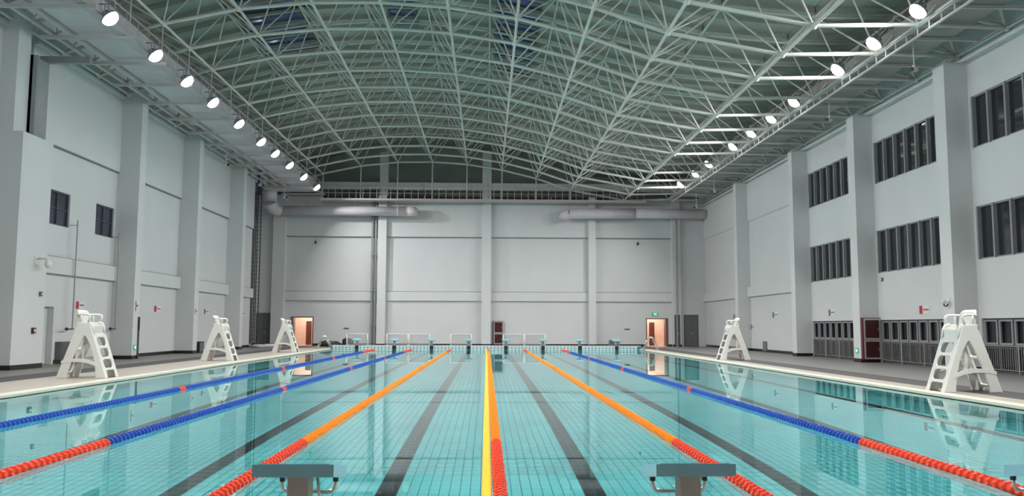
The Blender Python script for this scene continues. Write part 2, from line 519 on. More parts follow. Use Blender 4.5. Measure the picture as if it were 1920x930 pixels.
# right wall
RB = [(20.9, 28.9, 22.9, 28.75), (29.65, 36.4, 30.85, 36.3), (37.1, 44.0, 38.95, 43.95)]
holes = []
for a, b, y0, y1 in RB:
    for z0, z1 in ((7.9, 9.76), (3.92, 5.8), (0.0, 1.85)):
        holes.append((y0, y1, z0, z1))
rw = MB()
wall_with_holes(rw, XR, XR+0.3, YB, YF+0.3, 0, 13.9, holes)
wr = struct('wall_right', rw, WALL, 'white right wall of the pool hall with rows of dark windows', 'wall')
PILR = [(28.9, 29.65), (36.4, 37.1), (44.0, 44.6), (54.2, 54.8), (20.2, 20.9), (12.4, 13.1), (4.5, 5.2)]
for y0, y1 in PILR:
    part('pillar', MB().box(PXR, XR, y0, y1, 0, 11.1), WALL, wr)
part('bearing_ledge', MB().box(XR-0.12, XR, YB, YF, 11.12, 11.24), WALL, wr)
for a, b in ((44.6, 54.2), (54.8, YF)):
    part('ledge', MB().prism([(XR, 3.55), (XR-0.2, 3.5), (XR-0.2, 4.15), (XR, 4.15)], 'y', a, b), WALL, wr)
    part('ledge', MB().prism([(XR, 8.45), (XR-0.10, 8.5), (XR-0.10, 11.1), (XR, 11.1)], 'y', a, b), WALL, wr)
bb = MB()
for a, b in ((44.6, 54.2), (54.8, YF), (37.1, 38.95), (29.65, 30.85)):
    bb.box(XR-0.02, XR, a, b, 0, 0.16)
for y0, y1 in PILR:
    bb.box(PXR-0.02, XR, y0-0.02, y1+0.02, 0, 0.162)
struct('baseboard_right', bb, BASEB, 'black stone baseboard along the right wall and pillars', 'baseboard')

wn = 3
bayn = ['nearest bay of the right wall', 'middle bay of the right wall', 'farthest glazed bay of the right wall']
for bi, (a, b, y0, y1) in enumerate(RB):
    for ri, (z0, z1) in enumerate(((7.9, 9.76), (3.92, 5.8))):
        lab = ('dark upper storey window with tall grey fins, ' if ri == 0 else 'dark middle storey window with tall grey fins, ') + bayn[bi]
        wo_ = window_lr('window_%d' % wn, XR, y0, y1, z0, z1, -1, lab, npane=6, fr=FRAMEG, fw=0.05, depth=0.12)
        wn += 1
        for k in range(1, 7):
            yy = y0 + (y1-y0)*k/6 if k < 6 else y1-0.06
            part('fin', MB().box(XR-0.02, XR+0.16, yy-0.045, yy+0.045, z0, z1), FRAMEG, wo_)
    # ground floor glazed screen
    g = MB()
    for k in range(8):
        yy = y0 + (y1-y0)*k/7
        g.box(XR+0.09, XR+0.225, max(y0+0.002, yy-0.06), min(y1-0.002, yy+0.06), 0.002, 1.848)
    g.box(XR+0.10, XR+0.22, y0, y1, 1.78, 1.85); g.box(XR+0.10, XR+0.22, y0, y1, 0.0, 0.1); g.box(XR+0.10, XR+0.22, y0, y1, 0.82, 0.96)
    wo_ = solo('window_%d' % wn, g, FRAMED, 'dark glazed screen at deck level behind railing, ' + bayn[bi], 'window', kind='structure')
    wn += 1
    for k in range(7):
        ya = y0+(y1-y0)*k/7+0.07; yb_ = y0+(y1-y0)*(k+1)/7-0.07
        part('pane', MB().box(XR+0.17, XR+0.19, ya, yb_, 0.98, 1.76), GLASSD, wo_)
        part('pane', MB().box(XR+0.17, XR+0.19, ya, yb_, 0.12, 0.80), GLASSD, wo_)
        part('sash', MB().box(XR+0.06, XR+0.12, ya-0.02, ya+0.05, 0.95, 1.8).box(XR+0.06, XR+0.12, yb_-0.05, yb_+0.02, 0.95, 1.8).box(XR+0.062, XR+0.118, ya+0.05, yb_-0.05, 0.95, 1.02).box(XR+0.062, XR+0.118, ya+0.05, yb_-0.05, 1.74, 1.8), FRAMEG, wo_)
    # railing in front
    rl = thing('guard_railing', (XR+0.0, (y0+y1)/2, 0), 'grey steel guard railing with vertical bars, ' + bayn[bi], 'railing', 'guard railings before the glazed screens')
    rx = XR+0.0
    rod('top_rail', (rx, y0+0.03, 0.92), (rx, y1-0.03, 0.92), 0.022, RAILS, rl, 8)
    rod('bottom_rail', (rx, y0+0.03, 0.12), (rx, y1-0.03, 0.12), 0.016, RAILS, rl, 8)
    for k in range(4):
        yy = y0+0.05+(y1-y0-0.1)*k/3
        rod('post', (rx, yy, 0.0), (rx, yy, 0.92), 0.026, RAILS, rl, 8)
    nb = int((y1-y0)/0.115)
    for k in range(1, nb):
        yy = y0+(y1-y0)*k/nb
        rod('baluster', (rx, yy, 0.12), (rx, yy, 0.92), 0.009, RAILS, rl, 5)

# far wall
DL = (-15.3, -13.55, 0, 2.23); DR = (12.5, 14.25, 0, 2.2)
fw_ = MB()
def far_wall(mb, y0, y1, x0, x1, z0, z1, holes):
    t = MB(); wall_with_holes(t, y0, y1, x0, x1, z0, z1, holes)
    mb.add([(b, a, c) for a, b, c in t.v], t.f)
far_wall(fw_, YF, YF+0.3, XL-1.6, XR+0.3, 0, 11.75, [DL, DR])
wf = struct('wall_far', fw_, WALL, 'white far end wall of the pool hall', 'wall')
COLX = [(-16.75, -15.8, 11.75), (-8.6, -7.95, 15.35), (-0.46, 0.26, 15.4), (7.95, 8.5, 11.75), (14.55, 15.2, 11.75)]
for a, b, zt in COLX:
    part('pillar', MB().box(a, b, YF-0.5, YF, 0, zt if zt < 12 else 11.75), WALL, wf)
    if zt > 12: part('pillar', MB().box(a, b, YF+0.05, YF+0.6, 11.75, zt), WALL, wf)
part('wall_panel', MB().box(15.2, XR, YF-0.12, YF, 0, 11.75), WALL, wf)
xs = [-15.8, -8.6, -7.95, -0.46, 0.26, 7.95, 8.5, 14.55]
for i in range(0, 8, 2):
    part('ledge', MB().prism([(YF, 3.52), (YF-0.14, 3.5), (YF-0.14, 4.2), (YF, 4.2)], 'x', xs[i], xs[i+1]), WALL, wf)
    part('ledge', MB().prism([(YF, 8.5), (YF-0.12, 8.55), (YF-0.12, 11.75), (YF, 11.75)], 'x', xs[i], xs[i+1]), WALL, wf)
for i in range(0, 8, 2):
    part('joint', MB().box(xs[i], xs[i+1], YF-0.126, YF, 8.49, 8.55), JOINT, wf)
    part('joint', MB().box(xs[i], xs[i+1], YF-0.10, YF, 4.2, 4.24), JOINT, wf)
part('gable_beam', MB().box(XL, XR, YF+0.1, YF+0.5, 12.3, 12.9), WALL, wf)
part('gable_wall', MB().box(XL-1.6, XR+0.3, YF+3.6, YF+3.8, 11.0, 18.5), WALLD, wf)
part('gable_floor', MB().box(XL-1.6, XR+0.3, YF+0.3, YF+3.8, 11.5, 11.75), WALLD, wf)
bb = MB()
for a, b in ((-18.3, -15.3), (-13.55, 12.5), (14.25, XR)):
    bb.box(a, b, YF-0.02, YF, 0, 0.16)
for a, b, zt in COLX: bb.box(a-0.02, b+0.02, YF-0.52, YF-0.3, 0, 0.16)
struct('baseboard_far', bb, BASEB, 'black stone baseboard along the far wall', 'baseboard')
struct('wall_near', MB().box(XL-1.6, XR+0.3, YB-0.3, YB, 0, 18), WALL, 'white end wall behind the near starting blocks', 'wall')

# open doors in the far wall, each with a lit corridor behind
def corridor(n, D, leafside, lab):
    x0, x1, _, zt = D
    c = MB()
    c.box(x0-0.6, x1+0.6, YF+2.3, YF+2.4, 0, 2.7)
    c.box(x0-0.7, x0-0.6, YF+0.3, YF+2.4, 0, 2.7); c.box(x1+0.6, x1+0.7, YF+0.3, YF+2.4, 0, 2.7)
    c.box(x0-0.7, x1+0.7, YF+0.3, YF+2.4, 2.7, 2.8); c.box(x0-0.7, x1+0.7, YF+0.3, YF+2.4, -0.1, 0)
    cw = solo('corridor', c, SALMON, 'salmon painted lit corridor behind the %s open doorway' % lab, 'corridor', kind='structure')
    ix = x0+0.72 if leafside < 0 else x0+0.7
    part('inner_door', MB().box(ix, ix+0.42, YF+2.24, YF+2.3, 0, 1.9), DARKWOOD, cw)
    part('ceiling_lamp', MB().box(x0+0.5, x1-0.5, YF+1.1, YF+1.4, 2.64, 2.69), em('corridor_lamp_%d' % n, (1.0, 0.86, 0.76), 34), cw)
    f = MB()
    f.box(x0, x0+0.07, YF-0.03, YF+0.3, 0, zt); f.box(x1-0.07, x1, YF-0.03, YF+0.3, 0, zt); f.box(x0+0.07, x1-0.07, YF-0.03, YF+0.3, zt-0.07, zt)
    dd = solo('door_%d' % n, f, DARKWOOD, 'dark framed doorway standing open at the far %s' % lab, 'door', kind='structure')
    xh = x0+0.07 if leafside < 0 else x1-0.07
    part('door_leaf', MB().box(xh, xh-leafside*0.05, YF+0.3, YF+1.0, 0.02, zt-0.08), DOORG, dd)
    part('door_handle', MB().tube([(xh-leafside*0.05, YF+0.9, 1.0), (xh-leafside*0.1, YF+0.9, 1.0), (xh-leafside*0.1, YF+0.78, 1.0)], 0.014, 6), INOX, dd)
corridor(2, DL, -1, 'left')
corridor(3, DR, 1, 'right')
def flat_door(n, x0, x1, zt, y, lab, h=0.0):
    m = MB().box(x0-0.06, x1+0.06, y-0.04, y-0.001, 0, zt+0.06)
    dd = solo('door_%d' % n, m, FRAMED, lab, 'door', kind='structure')
    part('door_leaf', MB().box(x0, (x0+x1)/2-0.01, y-0.06, y-0.04, 0.02, zt), DOORG, dd)
    part('door_leaf', MB().box((x0+x1)/2+0.01, x1, y-0.06, y-0.04, 0.02, zt), DOORG, dd)
    part('door_handle', MB().box((x0+x1)/2+0.05, (x0+x1)/2+0.08, y-0.1, y-0.06, 0.9, 1.15), INOX, dd)
flat_door(4, -17.9, -16.85, 2.45, YF, 'dark grey door in the far left corner')
flat_door(5, 15.55, 16.55, 2.42, YF-0.12, 'dark grey double door in the far right corner')
flat_door(6, 14.72, 15.02, 2.42, YF-0.5, 'narrow dark service door on the far right pillar')

# ------------------------------------------------------------------ roof
BOT = [(-16.6, 12.1), (-12.85, 13.33), (-9.92, 13.97), (-7.06, 14.28), (-4.36, 14.33), (-1.66, 14.16), (1.08, 13.74), (3.76, 13.08), (6.45, 12.17), (10.65, 11.41), (14.15, 11.50), (17.15, 11.44)]
def offset_profile(pr, d):
    out = []
    for i, p in enumerate(pr):
        a = pr[max(0, i-1)]; b = pr[min(len(pr)-1, i+1)]
        t = Vector((b[0]-a[0], b[1]-a[1])).normalized()
        out.append((p[0]-t.y*d, p[1]+t.x*d))
    return out
mids = [((a[0]+b[0])/2, (a[1]+b[1])/2) for a, b in zip(BOT[:-1], BOT[1:])]
TOP = offset_profile(mids, 1.95)
DK = offset_profile([(-17.6, 13.2)] + TOP + [(17.6, 13.3)], 0.42)
DK[0] = (-17.6, DK[1][1] - 0.75*(DK[1][0]+17.6)/(DK[2][0]-DK[1][0])*(DK[2][1]-DK[1][1]) - 0.4)
NFR = 13
FY = [FR0 + FRD*k for k in range(-2, NFR)]      # 23.39 .. 64.41
TYS = [(a+b)/2 for a, b in zip(FY[:-1], FY[1:])]

# ceiling: sheets between the purlins (near ones out of view are one strip)
cb = MB()
for (x0, z0), (x1, z1) in zip(DK[:-1], DK[1:]):
    cb.add([(x0, YB-0.3, z0), (x1, YB-0.3, z1), (x1, FY[0], z1), (x0, FY[0], z0), (x0, YB-0.3, z0+0.1), (x1, YB-0.3, z1+0.1), (x1, FY[0], z1+0.1), (x0, FY[0], z0+0.1)],
           [(0,1,2,3), (4,7,6,5), (0,4,5,1), (2,6,7,3)])
ceil = struct('ceiling', cb, DECKSHEET, 'curved grey green sheet roof over the pool hall', 'ceiling')
panel_edges = FY + [YF+3.7]
for i, ((x0, z0), (x1, z1)) in enumerate(zip(DK[:-1], DK[1:])):
    t = Vector((x1-x0, z1-z0)).normalized(); g = 0.012
    ax0, az0, ax1, az1 = x0+t.x*g, z0+t.y*g, x1-t.x*g, z1-t.y*g
    me_by_len = {}
    for a, b in zip(panel_edges[:-1], panel_edges[1:]):
        L = round(b-a, 3)
        if L not in me_by_len:
            m = MB()
            h = (b-a)-0.03
            m.add([(ax0-x0, 0.015, az0-z0), (ax1-x0, 0.015, az1-z0), (ax1-x0, 0.015+h, az1-z0), (ax0-x0, 0.015+h, az0-z0),
                   (ax0-x0, 0.015, az0-z0+0.08), (ax1-x0, 0.015, az1-z0+0.08), (ax1-x0, 0.015+h, az1-z0+0.08), (ax0-x0, 0.015+h, az0-z0+0.08)],
                  [(0,3,2,1), (4,5,6,7), (0,1,5,4), (1,2,6,5), (2,3,7,6), (3,0,4,7)])
            me_by_len[L] = m.mesh('roof_panel', DECKSHEET)
        link('roof_panel', me_by_len[L], ceil, Vector((x0, a, z0)) - wloc(ceil))
# closing skin above the panel gaps
for (x0, z0), (x1, z1) in zip(DK[:-1], DK[1:]):
    part('roof_skin', MB().add([(x0, FY[0], z0+0.09), (x1, FY[0], z1+0.09), (x1, YF+3.8, z1+0.09), (x0, YF+3.8, z0+0.09), (x0, FY[0], z0+0.12), (x1, FY[0], z1+0.12), (x1, YF+3.8, z1+0.12), (x0, YF+3.8, z0+0.12)],
         [(0,3,2,1), (4,5,6,7), (0,1,5,4), (1,2,6,5), (2,3,7,6), (3,0,4,7)]), DECKSHEET, ceil)
PU = offset_profile(TOP, 0.26)
for y in sorted(TYS + [t+FRD/2 for t in TYS]):
    m = MB()
    for (x0, z0), (x1, z1) in zip(PU[:-1], PU[1:]):
        c = ((x0+x1)/2, y, (z0+z1)/2); d = Vector((x1-x0, 0, z1-z0))/2
        m.obox(c, d*1.01, (0, 0.05, 0), Vector((-d.z, 0, d.x)).normalized()*0.10)
    part('purlin', m, PURLIN, ceil)

def deck_z(x):
    for (x0, z0), (x1, z1) in zip(DK[:-1], DK[1:]):
        if x0 <= x <= x1: return z0 + (z1-z0)*(x-x0)/(x1-x0)
    return DK[-1][1]
SKY = [(-11.7, -8.4, 31.0, 38.0), (-11.9, -9.0, 38.3, 43.6), (-4.9, -3.5, 34.0, 40.6), (0.3, 2.35, 33.0, 39.8), (0.3, 2.35, 40.1, 46.3)]
SKL = ['large dark blue skylight in the roof above the left lamps, nearer one', 'large dark blue skylight in the roof above the left lamps, farther one',
       'small dark blue skylight at the crest of the roof', 'dark blue skylight right of the roof crest, nearer one', 'dark blue skylight right of the roof crest, farther one']
for k, (x0, x1, y0, y1) in enumerate(SKY):
    z0, z1 = deck_z(x0)-0.05, deck_z(x1)-0.05
    dx = Vector((x1-x0, 0, z1-z0)); L = dx.length; t = dx.normalized(); nrm = Vector((-t.z, 0, t.x))
    c = Vector(((x0+x1)/2, (y0+y1)/2, (z0+z1)/2-0.02))
    m = MB()
    for s in (-1, 1):
        m.obox(c+t*(L/2-0.05)*s, t*0.05, (0, (y1-y0)/2, 0), nrm*0.05)
        m.obox(c+Vector((0, ((y1-y0)/2-0.05)*s, 0)), t*(L/2-0.1), (0, 0.05, 0), nrm*0.05)
    o = solo('window_%d' % (20+k), m, FRAMED, SKL[k], 'skylight', kind='structure')
    npn = max(2, int((y1-y0)/1.1))
    for j in range(npn):
        ya = y0+0.1+(y1-y0-0.2)*j/npn; yb_ = y0+0.1+(y1-y0-0.2)*(j+1)/npn
        part('pane', MB().obox((c.x, (ya+yb_)/2, c.z), t*(L/2-0.1), (0, (yb_-ya)/2-0.03, 0), nrm*0.02), SKYG, o)
    part('glazing_bar', MB().obox(c-nrm*0.03, t*0.03, (0, (y1-y0)/2-0.1, 0), nrm*0.03), FRAMED, o)

# space frame
sf = thing('roof_space_frame', (0, 44, 11.4), 'pale green steel tube space frame arching below the roof', 'roof truss')
for y in FY:
    part('bottom_chord', MB().tube([(x, y, z) for x, z in BOT], 0.078, 8), STEEL, sf)
for x, z in BOT:
    rod('bottom_chord', (x, FY[0]-0.5, z), (x, FY[-1], z), 0.06, STEEL, sf, 8)
for y in TYS:
    part('top_chord', MB().tube([(x, y, z) for x, z in TOP], 0.05, 6), STEEL, sf)
for x, z in TOP:
    rod('top_chord', (x, FY[0]-0.5, z), (x, TYS[-1]+1.0, z), 0.045, STEEL, sf, 6)
web = []
for j, y in enumerate(TYS):
    for i, (x, z) in enumerate(TOP):
        for (bx, bz) in (BOT[i], BOT[i+1]):
            for by in (FY[j], FY[j+1]):
                web.append(((bx, by, bz), (x, y, z)))
web.sort(key=lambda s: s[0][1]+s[1][1])
vis = [s for s in web if s[1][1] > 26]
hid = [s for s in web if s[1][1] <= 26]
for a, b in vis[:300]:
    rod('web_brace', a, b, 0.034, STEEL, sf, 6)
m = MB()
for a, b in vis[300:] + hid:
    m.tube([a, b], 0.032, 5, cap=False)
part('web_braces', m, STEEL, sf)['kind'] = 'stuff'
ball = MB().lathe([(0.0, -0.13), (0.09, -0.10), (0.13, 0.0), (0.09, 0.10), (0.0, 0.13)], 8).mesh('node_ball', STEEL)
nb_all = [(x, y, z) for y in FY for x, z in BOT] + [(x, y, z) for y in TYS for x, z in TOP]
nb_all.sort(key=lambda p: abs(p[1]-29))
for p in nb_all[:290]:
    link('node_ball', ball, sf, Vector(p) - wloc(sf))
m = MB()
for p in nb_all[290:]:
    m.lathe([(0.0, -0.13), (0.12, -0.05), (0.12, 0.05), (0.0, 0.13)], 6, p)
part('node_balls', m, STEEL, sf)['kind'] = 'stuff'

# ------------------------------------------------------------------ lamps
def lamp_proto(side):
    """flood lamp at origin looking down and towards the pool (side=+1: pool lies towards +x)"""
    t = thing('flood_lamp', (0, 0, 0), 'x', 'lamp', 'flood lamps along the left catwalk' if side > 0 else 'flood lamps along the right catwalk')
    tilt = math.radians(41)*side
    R = Matrix.Rotation(AIM, 4, 'X') @ Matrix.Rotation(-tilt, 4, 'Y')      # aimed inwards and a little towards the far end
    def rot(mb):
        mb.v = [tuple(R @ Vector(p)) for p in mb.v]; return mb
    h = rot(MB().lathe([(0.0, 0.20), (0.12, 0.19), (0.16, 0.10), (0.28, 0.02), (0.30, -0.06), (0.285, -0.06), (0.27, -0.02), (0.0, -0.02)], 16))
    link('housing', h.mesh('housing', FRAMEG), t)
    l = rot(MB().lathe([(0.28, -0.03), (0.28, -0.10), (0.235, -0.19), (0.14, -0.25), (0.0, -0.27)], 18))
    link('lens', l.mesh('lens', LENS), t)
    b = MB().tube([(0, -0.3, 0.0), (0, -0.3, 0.26), (0, 0.3, 0.26), (0, 0.3, 0.0)], 0.018, 6)
    link('bracket', b.mesh('bracket', FRAMEG), t)
    link('stem', MB().tube([(0, 0, 0.24), (0, 0, 0.42), (-0.34*side, 0, 0.42)], 0.025, 6).mesh('stem', FRAMEG), t)
    ld = bpy.data.lights.new('lamp_light', 'AREA')
    ld.shape = 'DISK'; ld.size = 0.5; ld.energy = LAMP_W; ld.color = LAMP_COL; ld.spread = math.radians(134)
    lo = link('lamp_light', ld, t, R @ Vector((0, 0, -0.28)))
    lo.rotation_euler = R.to_euler()
    return t
YLL = [27.1, 30.9, 34.2, 37.5, 41.5, 45.6, 48.7, 52.3, 56.4, 60.7]
YLR = [25.4, 28.45, 31.5, 36.2, 39.2, 42.25, 45.5, 50.6, 53.9, 58.1]
ordn = ['first', 'second', 'third', 'fourth', 'fifth', 'sixth', 'seventh', 'eighth', 'ninth', 'tenth']
HID_L = [22.9, 19.6, 15.9, 12.2, 8.5, 4.8, 1.1]  # unseen lamps carrying on both rows, added to light the near half
HID_R = [22.0, 18.5, 15.0, 11.5, 8.0, 4.5, 1.0]
for side, YV, HV, X, Z, nm in ((1, YLL, HID_L, -12.62, 11.68, 'left'), (-1, YLR, HID_R, 13.72, 11.66, 'right')):
    src = lamp_proto(side)
    src.location = (X, YV[0], Z); src['label'] = 'glowing flood lamp, first of the %s row from the camera' % nm
    for k, y in enumerate(YV[1:]):
        copy_tree(src, (X, y, Z), 0, 'glowing flood lamp, %s of the %s row from the camera' % (ordn[k+1], nm))
    for y in HV:
        copy_tree(src, (X, y, Z), 0, 'glowing flood lamp of the %s row overhead, added out of view to light the near half' % nm)

# ------------------------------------------------------------------ catwalks and ducts
cw = thing('catwalk', (-12.8, 44, 11.7), 'steel catwalk hung below the roof along the left lamps', 'catwalk')
part('deck', MB().box(-13.3, -12.96, FY[0]-0.5, 64.6, 11.80, 11.86), RAIL, cw)
for z, r in ((12.65, 0.025), (12.25, 0.016)):
    rod('handrail', (-12.97, FY[0]-0.5, z), (-12.97, 64.6, z), r, RAIL, cw, 6)
yy = FY[0]
while yy < 64.6:
    rod('rail_post', (-12.97, yy, 11.82), (-12.97, yy, 12.65), 0.016, RAIL, cw, 5)
    yy += FRD/3
for y in FY:
    part('cross_bar', MB().box(-16.0, -12.65, y-0.06, y+0.06, 11.64, 11.76), RAIL, cw)
    rod('hanger', (-12.85, y, 11.7), (-12.85, y, 13.33), 0.028, RAIL, cw, 6)
    rod('hanger', (-15.4, y, 11.7), (-15.4, y, 12.5), 0.028, RAIL, cw, 6)
    part('knee_brace', MB().tube([(-15.75, y, 11.75), (-15.1, y+0.5, 12.2)], 0.035, 5), RAIL, cw)
part('edge_beam', MB().box(-15.62, -15.48, FY[0]-0.5, 62.0, 11.76, 11.90), RAIL, cw)
part('edge_beam', MB().box(-15.0, -14.9, FY[0]-0.5, 62.0, 11.76, 11.96), RAIL, cw)

def rounded_rect(x0, x1, z0, z1, r, n=4):
    pts = []
    for cx, cz, a0 in ((x1-r, z0+r, -90), (x1-r, z1-r, 0), (x0+r, z1-r, 90), (x0+r, z0+r, 180)):
        for k in range(n+1):
            a = math.radians(a0+90*k/n); pts.append((cx+r*math.cos(a), cz+r*math.sin(a)))
    return pts
dl = thing('ventilation_duct', (-14, 44, 12), 'long grey air duct beside the left lamps, bending down to the far wall', 'air duct')
yy = FY[0]-0.5; k = 0
while yy < 62.4:
    y2 = min(yy+FRD*2, 62.4)
    part('duct_section', MB().prism(rounded_rect(-14.88, -13.3, 11.90, 12.75, 0.12), 'y', yy+0.01, y2-0.01), DUCT, dl)
    yy = y2
part('duct_transition', MB().prism(rounded_rect(-17.0, -13.3, 11.80, 12.8, 0.12), 'y', 62.4, 64.0), DUCT, dl)
part('duct_drop', MB().tube([(-16.7, 63.6, 12.2), (-16.7, 63.6, 11.0)], 0.56, 20), DUCT, dl)
el = []
for k in range(9):
    a = math.pi/2*k/8
    el.append((-16.7+0.62-0.62*math.cos(a), 63.6+0.85*k/8, 11.0-0.62*math.sin(a)))
part('duct_elbow', MB().tube(el, [0.56-0.19*k/8 for k in range(9)], 20), DUCT, dl)
part('duct_ring', MB().tube([(-16.7, 63.6, 11.02), (-16.7, 63.6, 11.10)], 0.60, 20), DUCT, dl)
part('duct_section', MB().tube([(-15.83, 64.5, 10.42), (-6.3, 64.5, 10.42)], 0.36, 20), DUCT, dl)
part('duct_section', MB().tube([(-6.3, 64.5, 10.42), (-5.85, 64.5, 10.42), (-5.5, 64.5, 10.36)], [0.37, 0.37, 0.28], 20), DUCT, dl)
for x in (-7.0, -6.3): part('duct_ring', MB().tube([(x-0.02, 64.5, 10.42), (x+0.02, 64.5, 10.42)], 0.385, 20), WHITEP, dl)
for x in (-14.0, -10.4, -7.1, -5.7): rod('hanger', (x, 64.5, 10.7), (x, 64.5, 11.2), 0.02, PIPEG, dl, 5)
dr = thing('ventilation_duct', (11, 64.5, 10), 'grey round air duct along the top of the far wall at the right', 'air duct')
part('duct_section', MB().tube([(6.35, 64.5, 10.32), (11.5, 64.5, 10.38)], 0.40, 20), DUCT, dr)
part('duct_section', MB().tube([(11.52, 64.5, 10.38), (17.1, 64.5, 10.38)], 0.38, 20), DUCT, dr)
part('duct_elbow', MB().tube([(6.35, 64.5, 10.32), (6.0, 64.55, 10.2), (5.85, 64.7, 9.95)], [0.40, 0.40, 0.34], 16), DUCT, dr)
for x in (6.4, 9.3, 12.4): rod('hanger', (x, 64.5, 10.6), (x, 64.5, 11.2), 0.02, PIPEG, dr, 5)
d2 = thing('ventilation_duct', (15.3, 44, 11.7), 'long grey air duct lying on the truss beside the right lamps', 'air duct')
yy = FY[0]-0.5
while yy < 62:
    y2 = min(yy+FRD*2, 62)
    part('duct_section', MB().prism(rounded_rect(14.55, 16.2, 11.62, 12.35, 0.1), 'y', yy+0.01, y2-0.01), DUCTR, d2)
    yy = y2
cr = thing('catwalk', (14.3, 44, 11.2), 'steel catwalk edge with ladder shaped rails along the right lamps', 'catwalk')
for z, r in ((11.10, 0.05), (11.40, 0.035)):
    rod('rail', (14.12, FY[0]-0.5, z), (14.12, 63, z), r, RAIL, cr, 6)
yy = FY[0]
while yy < 62.8:
    rod('rail_post', (14.12, yy, 11.10), (14.12, yy, 11.40), 0.028, RAIL, cr, 5)
    yy += FRD/4
for y in FY:
    part('bracket', MB().box(14.25, 17.1, y-1.5, y-1.4, 11.5, 11.6), RAIL, cr)
    part('knee_brace', MB().tube([(16.25, y+0.9, 12.1), (17.1, y, 11.5)], 0.055, 6), STEEL, cr)
    part('knee_brace', MB().tube([(16.25, y-0.9, 12.1), (17.1, y, 11.5)], 0.055, 6), STEEL, cr)
part('edge_beam', MB().box(16.25, 16.55, FY[0]-0.5, 62, 11.9, 12.05), RAIL, cr)

cf = thing('catwalk', (0, 64.3, 11.25), 'steel catwalk with railing across the top of the far wall', 'catwalk')
part('deck', MB().box(-12.9, 12.3, 63.7, 64.6, 11.16, 11.30), RAIL, cf)
for z, r in ((12.15, 0.03), (11.72, 0.015)):
    rod('handrail', (-12.9, 63.7, z), (12.3, 63.7, z), r, RAIL, cf, 6)
x = -12.8
while x < 12.3:
    rod('rail_post', (x, 63.7, 11.25), (x, 63.7, 12.15), 0.02, RAIL, cf, 5)
    x += 0.53
for x, z in BOT[1:9]:
    rod('hanger', (x, 64.41, 11.2), (x, 64.41, z), 0.05, STEEL, cf, 6)
sp = thing('sprinkler_pipe', (0, 65.2, 11.3), 'dark red sprinkler main running behind the far catwalk', 'pipe')
rod('pipe', (-13, 65.2, 11.62), (13.5, 65.2, 11.62), 0.10, MAROON, sp, 10)
for x in (-10, -5, 0, 5, 10): rod('clamp', (x-0.05, 65.2, 11.62), (x+0.05, 65.2, 11.62), 0.13, PIPEG, sp, 10)

# pendants under the catwalks (cameras on rods)
def pendant(x, y, z, zt, label, s):
    t = thing('hanging_camera', (x, y, z), label, 'camera', 'cameras on rods below the catwalks')
    rod('rod', (x, y, z+0.12), (x, y, zt), 0.02, WHITEP, t, 6)
    part('body', MB().tube([(x+0.12*s, y+0.10, z+0.05), (x-0.16*s, y-0.12, z-0.03)], 0.10, 10), WHITEP, t)
    part('lens', MB().tube([(x-0.16*s, y-0.12, z-0.03), (x-0.20*s, y-0.15, z-0.042)], 0.085, 10), BLACKP, t)
    part('mount', MB().box(x-0.04, x+0.04, y-0.04, y+0.04, z+0.08, z+0.16), WHITEP, t)
pendant(14.9, 28.1, 10.55, 11.6, 'white camera on a rod below right catwalk, nearest the camera', 1)
pendant(15.0, 35.6, 10.65, 11.6, 'white camera on a rod below right catwalk, middle one', 1)
pendant(15.2, 55.0, 10.6, 11.6, 'white camera on a rod below right catwalk, second from the far wall', 1)
pendant(15.4, 60.6, 10.35, 11.6, 'white camera on a rod below right catwalk, nearest the far wall', 1)
pendant(-15.5, 49.0, 11.0, 11.7, 'white camera on a rod below left catwalk, nearest the camera', -1)
pendant(-15.5, 56.6, 11.05, 11.7, 'white camera on a rod below left catwalk, middle one', -1)
pendant(-15.0, 61.2, 10.95, 11.7, 'white camera on a rod below left catwalk, beside the duct bend', -1)

# ================================================================== POOL THINGS
# lane ropes
def float_prof(r, p):
    return [(0.02, -p*0.48), (r*0.5, -p*0.46), (r*0.5, -p*0.22), (r*0.97, -p*0.17), (r, 0.0), (r*0.97, p*0.17), (r*0.5, p*0.22), (r*0.5, p*0.46), (0.02, p*0.48)]
def float_mb(r, p, n, c=(0,0,0), star=True):
    m = MB()
    prof = float_prof(r, p)
    m.lathe(prof, n, c, axis='y', smooth=False)
    if star:   # scalloped rim
        vs = m.v
        for i, (rr, h) in enumerate(prof):
            if rr > r*0.9:
                for k in range(n):
                    if k % 2:
                        x, y, z = vs[i*n+k]
                        vs[i*n+k] = (c[0]+(x-c[0])*0.86, y, c[2]+(z-c[2])*0.86)
    return m
RF, PF = 0.075, 0.125
ROPES = [(-7.55, FBLU, 'blue lane rope with red marks, outermost left'), (-5.08, FBLU, 'blue lane rope with red end, second from the left pool edge'),
         (-2.5, FORA, 'orange lane rope with red end, left of the centre rope'), (0.075, FORA, 'orange lane rope with red end in the middle of the pool'),
         (2.5, FORA, 'orange lane rope with red end, right of the centre rope'), (5.05, FBLU, 'blue lane rope with red end on the right side of the pool')]
NEARM = {}
for mt in (FRED, FORA, FBLU):
    NEARM[mt.name] = float_mb(RF, PF, 16).mesh('float', mt)
